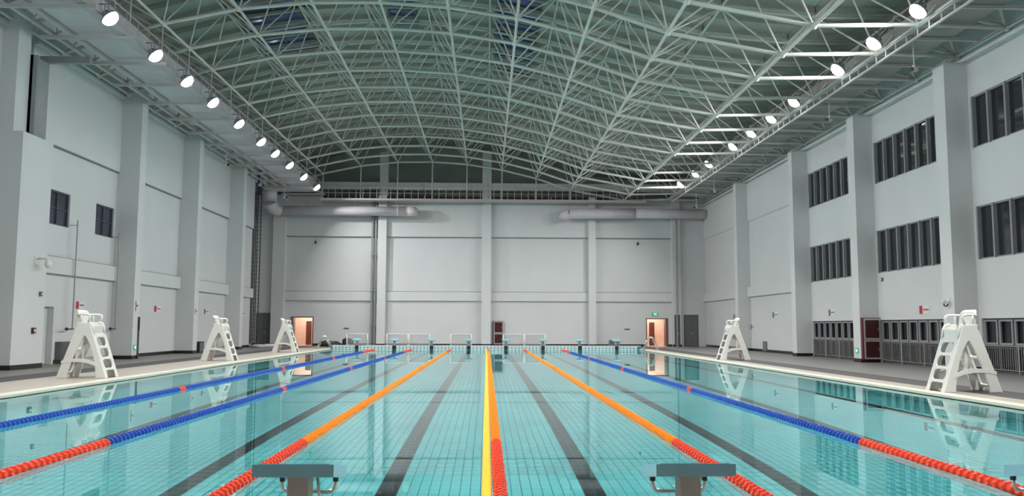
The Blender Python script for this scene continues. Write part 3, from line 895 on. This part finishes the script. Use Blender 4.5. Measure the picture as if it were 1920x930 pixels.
for X, mt, lab in ROPES:
    t = thing('lane_rope', (X, (YP0+YP1)/2, ZW), lab, 'lane rope', 'lane ropes stretched along the pool')
    rod('cable', (X, YP0, ZW+0.012), (X, YP1, ZW+0.012), 0.012, INOX, t, 6)
    n = int((YP1-YP0-0.3)/PF)
    rest = {FRED.name: MB(), mt.name: MB()}
    for k in range(n):
        y = YP0+0.2+k*PF
        s = y-YP0
        red = s < 5.6 or s > 50.5-5.45 or (mt is FBLU and (abs(s-15.2) < 0.25 or abs(s-25.4) < 0.25 or abs(s-35.5) < 0.25)) or (mt is FORA and abs(s-25.4) < 0.14)
        mm = FRED if red else mt
        if 7.0 < y < 17.0 and abs(X) < 6:
            o = link('float', NEARM[mm.name], t, Vector((X, y, ZW+0.012)) - wloc(t))
            o.rotation_euler.y = (k % 8)*0.14
        else:
            nn = 12 if y < 30 else 8
            F = float_mb(RF, PF, nn, (X, y, ZW+0.012), y < 30)
            rest[mm.name].add(F.v, F.f)
    for key, M in rest.items():
        if M.v:
            o = link('floats', M.mesh('floats', MATS[key], wloc(t), fixn=False), t); o['kind'] = 'stuff'
# yellow hose beside the centre rope
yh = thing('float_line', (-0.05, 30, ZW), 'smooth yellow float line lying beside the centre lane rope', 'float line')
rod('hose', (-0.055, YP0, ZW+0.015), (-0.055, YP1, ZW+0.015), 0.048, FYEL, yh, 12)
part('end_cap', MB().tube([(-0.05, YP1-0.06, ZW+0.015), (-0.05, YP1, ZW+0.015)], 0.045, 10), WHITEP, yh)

# starting blocks
def block_proto(label):
    """stands at origin on the pool end, pool towards +y; plate rises to the rear"""
    t = thing('starting_block', (0, 0, 0), label, 'starting block', 'starting blocks')
    L, W, T = 0.47, 0.25, 0.075
    zr, zf = 0.45, 0.365            # rear and front top height over the platform
    y0, y1 = -0.47, 0.0
    pl = MB().prism([(y0, zr), (y1, zf), (y1, zf-T), (y0, zr-T)], 'x', -W, W, 1)
    pl.mi[0] = 1; pl.mi[1] = 1
    pl.mi = [1]*len(pl.mi)
    pl.mi[5] = 0                    # rear face
    pm_ = pl.mesh('top_plate', [PLATE, PLATES])
    o = link('top_plate', pm_, t)
    link('tread', MB().prism([(y0+0.03, zr-0.01), (y1-0.02, zf-0.006), (y1-0.02, zf+0.0035), (y0+0.03, zr+0.0015)], 'x', -W+0.03, W-0.03).mesh('tread', PLATES), t)
    link('post', MB().prism([(y0+0.14, 0.0), (y0+0.32, 0.0), (y0+0.30, zr-T-0.01), (y0+0.15, zr-T-0.01)], 'x', -0.065, 0.065).mesh('post', POSTM), t)
    link('base_plate', MB().box(-0.14, 0.14, y0+0.06, y0+0.40, 0, 0.015).mesh('base_plate', INOX), t)
    gz = zf-T+0.008; gy = 0.02; gw = 0.178
    hb = [(-gw, gy, gz-0.03), (-gw, gy, gz-0.055), (-gw+0.006, gy, gz-0.08), (-gw+0.022, gy, gz-0.098), (-gw+0.05, gy, gz-0.106)]
    hb = hb + [(-x, y, z) for x, y, z in reversed(hb)]
    h = link('back_grip', MB().tube(hb, 0.013, 10).mesh('back_grip', INOX), t)
    for s in (-1, 1):
        link('grip_cap', MB().tube([(gw*s, gy, gz-0.036), (gw*s, gy, gz)], 0.019, 12).mesh('grip_cap', BLACKP), h)
    link('grip_arm', MB().tube([(0, y0+0.3, 0.2), (0, gy, gz-0.106)], 0.012, 8).mesh('grip_arm', INOX), t)
    link('stay', MB().tube([(0.075, -0.10, zr-T-0.04), (0.10, -0.02, 0.02)], 0.010, 6).mesh('stay', INOX), t)
    link('number_panel', MB().box(-0.12, 0.12, 0.0, 0.012, -0.27, 0.0).mesh('number_panel', BLACKP), t)
    return t
YBL = YP0 - 0.20
sb = block_proto('near starting block with grey blue top, left of the centre rope')
sb.location = (-1.25, 5.74, ZE)
copy_tree(sb, (1.25, 5.74, ZE), 0, 'near starting block with grey blue top, right of the centre rope')
copy_tree(sb, (3.75, 5.74, ZE), 0, 'near starting block cut by the right edge of the photo')
posn = ['first', 'second', 'third', 'fourth', 'fifth', 'sixth', 'seventh', 'eighth']
for k, X in enumerate(LANES):
    copy_tree(sb, (X, YP1-0.005, ZE+0.02), math.pi, 'small blue starting block on the far pool end, %s from the left' % posn[k])

# lifeguard chairs ------------------------------------------------
def curve_plate(name, loops, thick, bevel):
    """a 2D outline with holes, extruded; returns vertices (u,v,w) and faces"""
    cu = bpy.data.curves.new(name, 'CURVE')
    cu.dimensions = '2D'; cu.fill_mode = 'BOTH'
    cu.extrude = thick/2-bevel; cu.bevel_depth = bevel; cu.bevel_resolution = 1; cu.offset = -bevel
    for lp in loops:
        s = cu.splines.new('POLY'); s.points.add(len(lp)-1)
        for p, q in zip(s.points, lp): p.co = (q[0], q[1], 0, 1)
        s.use_cyclic_u = True
    ob = bpy.data.objects.new(name, cu); COL.objects.link(ob)
    dg = bpy.context.evaluated_depsgraph_get()
    me = bpy.data.meshes.new_from_object(ob.evaluated_get(dg))
    vs = [v.co.copy() for v in me.vertices]; fs = [tuple(p.vertices) for p in me.polygons]
    bpy.data.objects.remove(ob); bpy.data.curves.remove(cu); bpy.data.meshes.remove(me)
    return vs, fs
def arc_pts(p0, p1, p2, n=8):
    return [((1-t)**2*p0[0]+2*t*(1-t)*p1[0]+t*t*p2[0], (1-t)**2*p0[1]+2*t*(1-t)*p1[1]+t*t*p2[1]) for t in [k/n for k in range(n+1)]]

def xf(z): return 0.66-0.345*z      # front edge
def xb(z): return -0.75+0.35*z     # rear edge
HW = 0.38
def chair_proto():
    """front (ladder) towards +x"""
    t = thing('lifeguard_chair', (0, 0, 0), 'x', 'lifeguard chair', 'white lifeguard chairs on the pool deck')
    side = [(xf(0), 0), (xf(1.28), 1.28), (xf(1.28)-0.08, 1.58), (-0.16, 1.60), (xb(1.45), 1.45), (xb(0), 0), (-0.47, 0)]
    side += arc_pts((-0.47, 0), (-0.35, 0.62), (-0.02, 1.20))
    side += arc_pts((0.02, 1.20), (0.30, 0.80), (0.365, 0.0))
    vs, fs = curve_plate('side', [side], 0.07, 0.015)
    for s in (-1, 1):
        m = MB().add([(p.x, s*HW+p.z, p.y) for p in vs], fs)
        link('side_frame', m.mesh('side_frame', WHITEP), t)
    # front ladder panel with rounded openings (local u across, v up the slope)
    sl = math.hypot(1.28, xf(0)-xf(1.28)); ux = (xf(1.28)-xf(0))/sl; uz = 1.28/sl
    def rr(u0, u1, v0, v1, r): return rounded_rect(u0, u1, v0, v1, r, 5)
    outer = [(-HW-0.03, 0), (-HW-0.03, sl), (HW+0.03, sl), (HW+0.03, 0), (0.27, 0)] + [(0.27-0.06+0.06*math.cos(a), 0.17+0.06*math.sin(a)) for a in (0, .5, 1.0, 1.57)] + [(-0.27+0.06-0.06*math.cos(a), 0.17+0.06*math.sin(a)) for a in (1.57, 1.0, .5, 0)] + [(-0.27, 0)]
    hol = [rr(-0.27, 0.27, 0.30+0.335*k, 0.30+0.335*k+0.255, 0.09) for k in range(3)]
    vs, fs = curve_plate('ladder', [outer] + hol, 0.05, 0.012)
    m = MB().add([(xf(0)-0.02+p.y*ux+p.z*uz, p.x, p.y*uz-p.z*ux) for p in vs], fs)
    link('ladder_front', m.mesh('ladder_front', WHITEP), t)
    for k in range(4):
        v = 0.265+0.335*k
        x = xf(0)-0.02+v*ux; z = v*uz
        if k < 3 or True:
            link('step', MB().box(x-0.20, x-0.01, -HW+0.03, HW-0.03, z-0.025, z+0.015).mesh('step', WHITEP), t)
    # rear panel
    sl2 = math.hypot(1.45, xb(1.45)-xb(0)); vx = (xb(1.45)-xb(0))/sl2; vz = 1.45/sl2
    outer = [(-HW-0.03, 0), (-HW-0.03, sl2), (HW+0.03, sl2), (HW+0.03, 0), (0.30, 0), (0.30, 0.10), (-0.30, 0.10), (-0.30, 0)]
    hol = [rr(-0.30, 0.30, 0.17, 0.46, 0.04), rr(-0.30, 0.30, 0.53, 0.82, 0.04), rr(-0.29, 0.29, 0.88, 1.17, 0.04)]
    vs, fs = curve_plate('rear', [outer] + hol, 0.06, 0.012)
    m = MB().add([(xb(0)+0.02+p.y*vx-p.z*vz, p.x, p.y*vz+p.z*vx) for p in vs], fs)
    link('rear_frame', m.mesh('rear_frame', WHITEP), t)
    # arched braces between front and rear legs
    for s in (-1, 1):
        b = arc_pts((0.40, 0.40), (0.0, 0.66), (-0.62, 0.50), 8); c = arc_pts((-0.62, 0.42), (0.0, 0.55), (0.42, 0.31), 8)
        m = MB().prism(b + c, 'y', s*HW-0.045, s*HW+0.045)
        link('brace', m.mesh('brace', WHITEP), t)
    link('shelf', MB().box(-0.60, -0.30, -HW+0.03, HW-0.03, 0.46, 0.50).mesh('shelf', WHITEP), t)
    # seat tub
    seat = [(xf(1.28)-0.02, 1.26), (xf(1.28)-0.04, 1.34), (0.20, 1.47), (-0.12, 1.44), (-0.22, 1.60), (-0.27, 1.60), (-0.20, 1.38), (0.18, 1.40)]
    link('seat', MB().prism(seat, 'y', -HW+0.02, HW-0.02).mesh('seat', WHITEP), t)
    # back: rounded plate
    bk = rounded_rect(-0.31, 0.31, 0.0, 0.55, 0.13, 6)
    vs, fs = curve_plate('back', [bk], 0.08, 0.03)
    m = MB().add([(-0.25-p.y*0.16+p.z+0.08*(p.x/0.31)**2, p.x, 1.40+p.y) for p in vs], fs, 0, True)
    link('backrest', m.mesh('backrest', WHITEP), t)
    for s in (-1, 1):
        arm = [(-0.27, s*(HW-0.08), 1.80), (-0.20, s*(HW-0.02), 1.82), (0.02, s*(HW-0.01), 1.82), (0.10, s*(HW-0.01), 1.79), (0.12, s*(HW-0.01), 1.74), (0.07, s*HW, 1.60)]
        a = link('armrest', MB().tube(arm, 0.029, 10).mesh('armrest', WHITEP), t)
        link('arm_post', MB().tube([(-0.13, s*(HW-0.01), 1.60), (-0.13, s*(HW-0.01), 1.81)], 0.024, 8).mesh('arm_post', WHITEP), a)
        grab = [(xf(1.25), s*(HW-0.03), 1.25), (xf(1.25)-0.04, s*(HW-0.03), 1.48), (xf(1.25)-0.09, s*(HW-0.03), 1.57), (0.02, s*(HW-0.03), 1.60)]
        link('grab_loop', MB().tube(grab, 0.03, 8).mesh('grab_loop', WHITEP), t)
    return t
ch = chair_proto()
CH = [(-11.55, 24.72, 0, 'white lifeguard chair on the left deck nearest the camera'), (-11.60, 36.85, 0, 'white lifeguard chair on the left deck, middle one of three'),
      (-11.55, 48.6, 0, 'white lifeguard chair on the left deck beside the far open door'), (11.32, 19.85, math.pi, 'white lifeguard chair on the right deck nearest the camera'),
      (11.40, 38.85, math.pi, 'white lifeguard chair on the right deck farther from the camera')]
for k, (x, y, rz, lab) in enumerate(CH):
    if k == 0:
        ch.location = (x, y, 0.004); ch['label'] = lab; WLOC[ch.name] = Vector((x, y, 0.004))
    else:
        copy_tree(ch, (x, y, 0.004), rz, lab)

# pool ladders at the far corners
def pool_ladder(x, y, label):
    t = thing('pool_ladder', (x, y, 0), label, 'pool ladder', 'steel pool ladders at the far corners')
    for s in (-1, 1):
        p = [(x+0.27*s, y-0.5, -1.2), (x+0.27*s, y-0.45, 0.05), (x+0.27*s, y-0.12, 0.80), (x+0.27*s, y, 0.86), (x+0.27*s, y+0.12, 0.80), (x+0.27*s, y+0.5, 0.0)]
        p = [(x+(q[1]-y)*1.0, y+0.27*s, q[2]) if abs(x) > 9 else q for q in p]
        part('handrail', MB().tube(p, 0.028, 8), INOX, t)
    for k in range(4):
        z = -0.15-0.3*k
        part('tread', MB().box(x-0.54, x-0.44, y-0.26, y+0.26, z-0.02, z+0.02), INOX, t)
    return t
pl1 = pool_ladder(0, 0, 'steel pool ladder with curved handrails at the far left pool corner')
pl1.location = (-10.55, 54.6, 0)
WLOC[pl1.name] = Vector((-10.55, 54.6, 0))
pl1.rotation_euler.z = -math.pi/2
c2 = copy_tree(pl1, (10.62, 54.2, 0), math.pi/2, 'steel pool ladder with curved handrails at the far right pool corner')

# water polo goals behind the far blocks
def goal_proto():
    t = thing('small_goal', (0, 0, 0), 'x', 'goal', 'white goals with nets along the far wall')
    W, H, D = 0.74, 0.95, 0.75
    for s in (-1, 1):
        link('post', MB().tube([(W*s, 0, 0), (W*s, 0, H)], 0.035, 8).mesh('post', WHITEP), t)
        link('side_bar', MB().tube([(W*s, 0, H), (W*s, D, 0.02)], 0.02, 6).mesh('side_bar', WHITEP), t)
        link('base_bar', MB().tube([(W*s, 0, 0.02), (W*s, D, 0.02)], 0.02, 6).mesh('base_bar', WHITEP), t)
    link('crossbar', MB().tube([(-W, 0, H), (W, 0, H)], 0.032, 8).mesh('crossbar', WHITEP), t)
    link('rear_bar', MB().tube([(-W, D, 0.02), (W, D, 0.02)], 0.02, 6).mesh('rear_bar', WHITEP), t)
    m = MB()
    for k in range(1, 15):
        x = -W+2*W*k/15
        m.tube([(x, 0, H), (x, D, 0.02)], 0.012, 3, cap=False)
    for k in range(1, 10):
        f = k/10
        m.tube([(-W, D*f, H-(H-0.02)*f), (W, D*f, H-(H-0.02)*f)], 0.012, 3, cap=False)
        for s in (-1, 1): m.tube([(W*s, D*f, 0.02), (W*s, D*f, H-(H-0.02)*f)], 0.006, 3, cap=False)
    o = link('net', m.mesh('net', NETM), t); o['kind'] = 'stuff'
    return t
gp = goal_proto()
GX = [-9.35, -6.5, -4.9, -1.9, 1.9, 3.45]
for k, gx in enumerate(GX):
    lab = 'small white goal with net behind the far starting blocks, %s from the left' % posn[k]
    if k == 0:
        gp.location = (gx, 60.5, 0.0); gp['label'] = lab
    else:
        copy_tree(gp, (gx, 60.5 + (0.15 if k % 2 else 0), 0.0), 0, lab)

# ================================================================== WALL FITTINGS
def wall_sign(side, y, z, w, h, red, label, xw=None):
    """plate with a coloured block and two lines of marks"""
    x = xw if xw is not None else (XL if side > 0 else XR)
    s = side
    t = thing('wall_sign', (x, y, z), label, 'sign')
    cm = SIGNR if red else SIGNG
    e = 1 if side > 0 else -1
    part('plate', MB().box(x, x+0.02*s, y-w/2, y+w/2, z-h/2, z+h/2), SIGNW, t)
    ya, yb_ = (y-w/2, y-w/2+w*0.32) if side > 0 else (y+w/2-w*0.32, y+w/2)
    part('colour_block', MB().box(x+0.02*s, x+0.024*s, ya, yb_, z-h/2, z+h/2), cm, t)
    m = MB()
    o0 = yb_+w*0.08 if side > 0 else ya-w*0.60
    for k in range(4):
        yy = o0 + k*w*0.135
        m.box(x+0.02*s, x+0.023*s, yy, yy+0.11*w, z-0.10*h, z+0.12*h)
    part('marks', m, cm, t)
wall_sign(1, 35.3, 2.34, 0.75, 0.30, True, 'red and white notice on left wall above the nearest lifeguard chair')
wall_sign(1, 43.5, 2.36, 0.9, 0.30, True, 'red and white notice on left wall between two pillars')
wall_sign(1, 51.0, 2.36, 0.9, 0.28, False, 'grey and white notice on left wall beside the third pillar')
wall_sign(1, 58.6, 2.36, 0.9, 0.30, False, 'dark and white notice on left wall near the far corner')
wall_sign(1, 38.5, 2.4, 0.30, 0.45, False, 'small grey notice on the left pillar facing the pool', PXL)
wall_sign(1, 46.3, 2.30, 0.35, 0.28, False, 'small dark framed notice on the third left pillar', PXL)
wall_sign(-1, 32.5, 2.23, 0.75, 0.32, True, 'red and white notice on right wall beside the nearest chair')
wall_sign(-1, 41.4, 2.27, 0.7, 0.32, False, 'dark and white notice on right wall above farther glazed screen')
wall_sign(-1, 49.6, 2.27, 0.9, 0.34, False, 'grey and white notice on right wall before the far chair')
wall_sign(-1, 57.6, 2.25, 0.9, 0.36, False, 'dark and white notice on right wall near the far corner')
wall_sign(-1, 53.9, 1.55, 0.6, 0.30, False, 'low dark notice on right wall behind the far chair')

def exit_sign(x, y, z, w, h, axis, s, label):
    t = thing('exit_sign', (x, y, z), label, 'exit sign')
    if axis == 'x':
        part('box', MB().box(x, x+0.04*s, y-w/2, y+w/2, z-h/2, z+h/2), GREEN, t)
        P = lambda u, v: (x+0.045*s, y+u*s, z+v)
    else:
        part('box', MB().box(x-w/2, x+w/2, y, y-0.05, z-h/2, z+h/2), GREEN, t)
        P = lambda u, v: (x+u, y-0.056, z+v)
    m = MB()
    if w > 0.4:
        fig = [((-0.02, 0.06), (0.0, 0.0)), ((0, 0), (0.05, -0.07)), ((0, 0), (-0.05, -0.06)), ((-0.02, 0.05), (0.06, 0.02)), ((-0.02, 0.05), (-0.07, 0.03))]
        for a, b in fig: m.tube([P(*a), P(*b)], 0.014, 5)
        m.tube([P(-0.01, 0.075), P(0.0, 0.095)], 0.022, 6)
        m.tube([P(0.12, -0.09), P(0.12, 0.09)], 0.012, 4)
    else:
        for a, b in (((-0.07, 0.0), (0.07, 0.0)), ((0.07, 0.0), (0.01, 0.06)), ((0.07, 0.0), (0.01, -0.06))): m.tube([P(*a), P(*b)], 0.016, 5)
    part('pictogram', m, EXITW, t)
exit_sign(13.2, YF, 2.52, 0.52, 0.24, 'y', -1, 'green lit exit sign above the far right open door')
exit_sign(PXL, 38.45, 0.52, 0.24, 0.24, 'x', 1, 'small green arrow sign low on the left pillar')
exit_sign(PXR, 36.75, 0.50, 0.24, 0.24, 'x', -1, 'small green arrow sign low on the right pillar')

# dome camera on first left pillar
t = thing('wall_camera', (PXL, 29.9, 4.3), 'white dome camera on a bracket on the nearest left pillar', 'camera')
part('wall_plate', MB().box(PXL, PXL+0.03, 29.75, 30.0, 3.62, 3.92), WHITEP, t)
part('arm', MB().tube([(PXL+0.02, 29.88, 3.85), (PXL+0.35, 29.88, 3.85), (PXL+0.42, 29.88, 3.80)], 0.035, 8), WHITEP, t)
part('dome', MB().lathe([(0.0, 0.0), (0.10, -0.02), (0.12, -0.12), (0.11, -0.2), (0.07, -0.27), (0.0, -0.29)], 14, (PXL+0.42, 29.88, 3.80)), WHITEP, t)
t = thing('wall_camera', (PXR, 29.2, 2.4), 'white camera with curved arm on the nearest right pillar', 'camera')
part('wall_plate', MB().box(PXR-0.03, PXR, 29.15, 29.35, 2.28, 2.6), WHITEP, t)
part('arm', MB().tube([(PXR-0.03, 29.25, 2.36), (PXR-0.12, 29.22, 2.28), (PXR-0.20, 29.2, 2.30), (PXR-0.22, 29.18, 2.38)], 0.022, 8), BLACKP, t)
part('body', MB().tube([(PXR-0.20, 29.3, 2.46), (PXR-0.24, 29.08, 2.43)], 0.065, 10), WHITEP, t)
def wall_box(x, y, z, s, mat, label, name='wall_box', cat='wall box', sz=0.16):
    t = thing(name, (x, y, z), label, cat)
    part('body', MB().box(x, x+0.07*s, y-sz/2, y+sz/2, z-sz/2, z+sz/2), mat, t)
    part('button', MB().tube([(x+0.07*s, y, z), (x+0.085*s, y, z)], sz*0.28, 10), SIGNW if mat is not SIGNW else SIGNG, t)
wall_box(PXL, 30.25, 2.62, 1, SIGNG, 'small grey sounder box on the nearest left pillar')
wall_box(PXL, 29.9, 1.32, 1, MAROON, 'small dark red alarm button on the nearest left pillar', 'alarm_button', 'alarm button', 0.2)
wall_box(XR, 35.9, 3.62, -1, SIGNG, 'small dark sensor box below the middle bay window', sz=0.14)
wall_box(XL, 57.2, 2.9, 1, SIGNG, 'small dark sensor high on left wall near the far corner', sz=0.14)
wall_box(XL, 57.0, 1.4, 1, MAROON, 'small dark alarm button on left wall behind the middle chair', 'alarm_button', 'alarm button', 0.18)

# window crank rods
for y, zt, lab in ((34.1, 5.75, 'tall dark window rod on left wall, left of the nearest chair'), (37.95, 5.68, 'tall dark window rod on left wall, between chair and pillar')):
    t = thing('window_rod', (XL+0.3, y, 1.3), lab, 'window rod', 'window crank rods on the left wall')
    rod('rod', (XL+0.32, y, 1.38), (XL+0.32, y, zt), 0.03, PIPEG, t, 6)
    rod('bracket', (XL, y, zt-0.2), (XL+0.36, y, zt-0.2), 0.015, PIPEG, t, 5)
    rod('bracket', (XL, y, 1.36), (XL+0.36, y, 1.36), 0.02, PIPEG, t, 5)
    part('crank', MB().tube([(XL+0.32, y+0.12, 1.36), (XL+0.32, y-0.45, 1.34)], 0.022, 6), BLACKP, t)
    part('knob', MB().tube([(XL+0.32, y-0.45, 1.30), (XL+0.32, y-0.45, 1.42)], 0.05, 8), BLACKP, t)
t = thing('standing_pole', (PXL+0.06, 38.9, 0), 'dark slim pole leaning at the second left pillar', 'pole')
rod('pole', (PXL+0.05, 38.75, 0.02), (PXL+0.05, 38.75, 1.9), 0.035, FRAMED, t, 8)
rod('grip', (PXL+0.05, 38.75, 1.3), (PXL+0.05, 38.75, 1.9), 0.042, BLACKP, t, 8)
t = thing('floor_cabinet', (XL+0.15, 34.0, 0), 'low dark grey cabinet against the left wall behind nearest chair', 'cabinet')
part('body', MB().box(XL+0.02, XL+0.25, 33.45, 34.6, 0.16, 0.86), DOORG, t)
part('door', MB().box(XL+0.25, XL+0.265, 33.5, 34.0, 0.2, 0.82), FRAMED, t)
part('door', MB().box(XL+0.25, XL+0.265, 34.05, 34.55, 0.2, 0.82), FRAMED, t)
# bags and boxes on deck
def lumpy(name, c, r, mat, label, cat, parts=True):
    m = MB()
    n = 12
    prof = [(0.0, 0.0), (0.9, 0.0), (1.0, 0.25), (0.95, 0.7), (0.7, 0.95), (0.0, 1.0)]
    rnd = random.Random(hash(label) % 1000)
    for pr, h in prof:
        for k in range(n):
            a = 2*math.pi*k/n; j = 1+0.1*math.sin(3*a+h*5)
            m.v.append((c[0]+r[0]*pr*j*math.cos(a), c[1]+r[1]*pr*j*math.sin(a), c[2]+r[2]*h))
    for i in range(len(prof)-1):
        for k in range(n):
            m.f.append((i*n+k, i*n+(k+1)%n, (i+1)*n+(k+1)%n, (i+1)*n+k)); m.mi.append(0); m.sm.append(True)
    t = thing(name, c, label, cat)
    part('body', m, mat, t)
    part('strap', MB().tube([(c[0]-r[0]*0.5, c[1]-r[1]*0.5, c[2]+r[2]*0.85), (c[0]-r[0]*0.2, c[1]-r[1]*0.7, c[2]+r[2]*1.15), (c[0]+r[0]*0.3, c[1]-r[1]*0.6, c[2]+r[2]*0.9)], 0.02, 6), BLACKP, t)
lumpy('equipment_bag', (-11.7, 62.5, 0), (0.85, 0.35, 0.42), BLACKP, 'long black equipment bag on deck beside the far left ladder', 'bag')
lumpy('equipment_bag', (-10.35, 62.5, 0), (0.42, 0.35, 0.62), BLACKP, 'upright black bag at the end of the long one', 'bag')
t = thing('floor_speaker', (XL+0.6, 47.6, 0), 'black box standing by the third left pillar', 'box')
part('body', MB().box(XL+0.3, XL+0.95, 47.2, 48.0, 0.0, 0.62), BLACKP, t)
part('grille', MB().box(XL+0.95, XL+0.96, 47.28, 47.92, 0.06, 0.56), SIGNG, t)
lumpy('folded_cover', (-15.9, 60.6, 0), (0.9, 1.4, 0.22), pm('pale_sheet', (0.6, 0.6, 0.6), 0.7), 'folded pale cover lying by the left wall near the far corner', 'cover')
t = thing('floor_grille', (10.0, YF-0.1, 0), 'dark grey vent grille low on the far wall right of the last pillar', 'vent')
part('frame', MB().box(9.55, 10.4, YF-0.06, YF, 0.05, 0.5), FRAMEG, t)
for k in range(6): part('slat', MB().box(9.6, 10.35, YF-0.09, YF-0.05, 0.09+k*0.065, 0.12+k*0.065), DOORG, t)
t = thing('wall_grille', (16.9, 55.6, 0), 'small dark vent grille low on right wall behind the far chair', 'vent')
part('frame', MB().box(XR-0.05, XR, 51.2, 51.9, 0.05, 0.65), DOORG, t)
for k in range(6): part('slat', MB().box(XR-0.08, XR-0.04, 51.25, 51.85, 0.1+k*0.085, 0.14+k*0.085), FRAMEG, t)

# fire cabinets
def fire_cab(P, label):
    """P maps (across, out, z) to world"""
    t = thing('fire_cabinet', P(0.0, 0, 0), label, 'fire cabinet')
    def bx(name, u0, u1, o0, o1, z0, z1, mat):
        a = P(u0, o0, z0); b = P(u1, o1, z1)
        return part(name, MB().box(a[0], b[0], a[1], b[1], a[2], b[2]), mat, t)
    bx('body', -0.40, 0.40, 0, 0.16, 0.12, 1.95, CABRED)
    for nm, z0, z1 in (('door', 1.0, 1.92), ('door', 0.15, 0.98)):
        d_ = bx(nm, -0.34, 0.40, 0.16, 0.18, z0, z1, ALU)
        a = P(-0.27, 0.18, z0+0.07); b = P(0.33, 0.186, z1-0.07)
        part('pane', MB().box(a[0], b[0], a[1], b[1], a[2], b[2]), MAROON, d_)
        a = P(0.28, 0.19, (z0+z1)/2-0.06); b = P(0.31, 0.21, (z0+z1)/2+0.06)
        part('handle', MB().box(a[0], b[0], a[1], b[1], a[2], b[2]), INOX, d_)
fire_cab(lambda u, o, z: (PXR+0.42+u, 36.4-o, z), 'dark red glazed fire cabinet on the right pillar')
fire_cab(lambda u, o, z: (0.84+u, YF-o, z), 'dark red glazed fire cabinet on the far wall by the middle pillar')

# vertical pipes on the far wall
for x, lab in ((-9.05, 'grey vertical pipe on far wall, left of the pair'), (-8.78, 'grey vertical pipe on far wall, right of the pair'), (14.85, 'grey vertical pipe on the far right pillar')):
    yy = YF-0.27 if x < 0 else YF-0.62
    t = thing('vertical_pipe', (x, yy, 0), lab, 'pipe', 'vertical pipes on the far wall')
    rod('pipe', (x, yy, 0), (x, yy, 11.45 if x < 0 else 10.1), 0.085 if x < 0 else 0.06, PIPEG, t, 10)
    for z in (1.5, 4.2, 7.0, 9.6):
        rod('clamp', (x, yy, z), (x, yy, z+0.06), 0.11 if x < 0 else 0.08, FRAMEG, t, 10)
        part('bracket', MB().box(x-0.02, x+0.02, yy, YF if x < 0 else YF-0.5, z+0.01, z+0.05), FRAMEG, t)
# cable ladder on the left corner
t = thing('cable_ladder', (XL-0.6, 62.6, 0), 'tall dark cable ladder with cables in the far left corner', 'cable ladder')
for x in (XL-0.62, XL-0.05):
    part('rail', MB().box(x-0.03, x+0.03, 62.6, 62.7, 0.2, 11.6), FRAMED, t)
z = 0.5
while z < 11.5:
    part('rung', MB().box(XL-0.6, XL-0.07, 62.62, 62.68, z, z+0.04), FRAMEG, t)
    z += 0.3
for x in (XL-0.5, XL-0.38, XL-0.26):
    rod('cable', (x, 62.58, 0.2), (x, 62.58, 11.6), 0.035, BLACKP, t, 6)
# fixtures on the far wall
def spotlet(x, y, z, label):
    t = thing('small_wall_lamp', (x, y, z), label, 'wall fitting')
    rod('stem', (x, y, z+0.1), (x, y, z+0.5), 0.015, PIPEG, t, 5)
    part('body', MB().lathe([(0.0, 0.12), (0.06, 0.1), (0.09, -0.1), (0.0, -0.1)], 8, (x, y, z)), BLACKP, t)
spotlet(-13.5, YF-0.2, 8.05, 'small dark fitting hanging high on the left of the far wall')
spotlet(11.9, YF-0.2, 8.1, 'small dark fitting hanging high on the right of the far wall')
for x, lab in ((-11.0, 'slim grey plate low on far wall, left'), (11.0, 'slim grey plate low on far wall, right')):
    t = thing('wall_plate', (x, YF, 1.35), lab, 'wall plate')
    part('plate', MB().box(x-0.2, x+0.2, YF-0.03, YF, 1.30, 1.38), SIGNG, t)
    part('slot', MB().box(x-0.15, x+0.15, YF-0.036, YF-0.03, 1.33, 1.35), BLACKP, t)
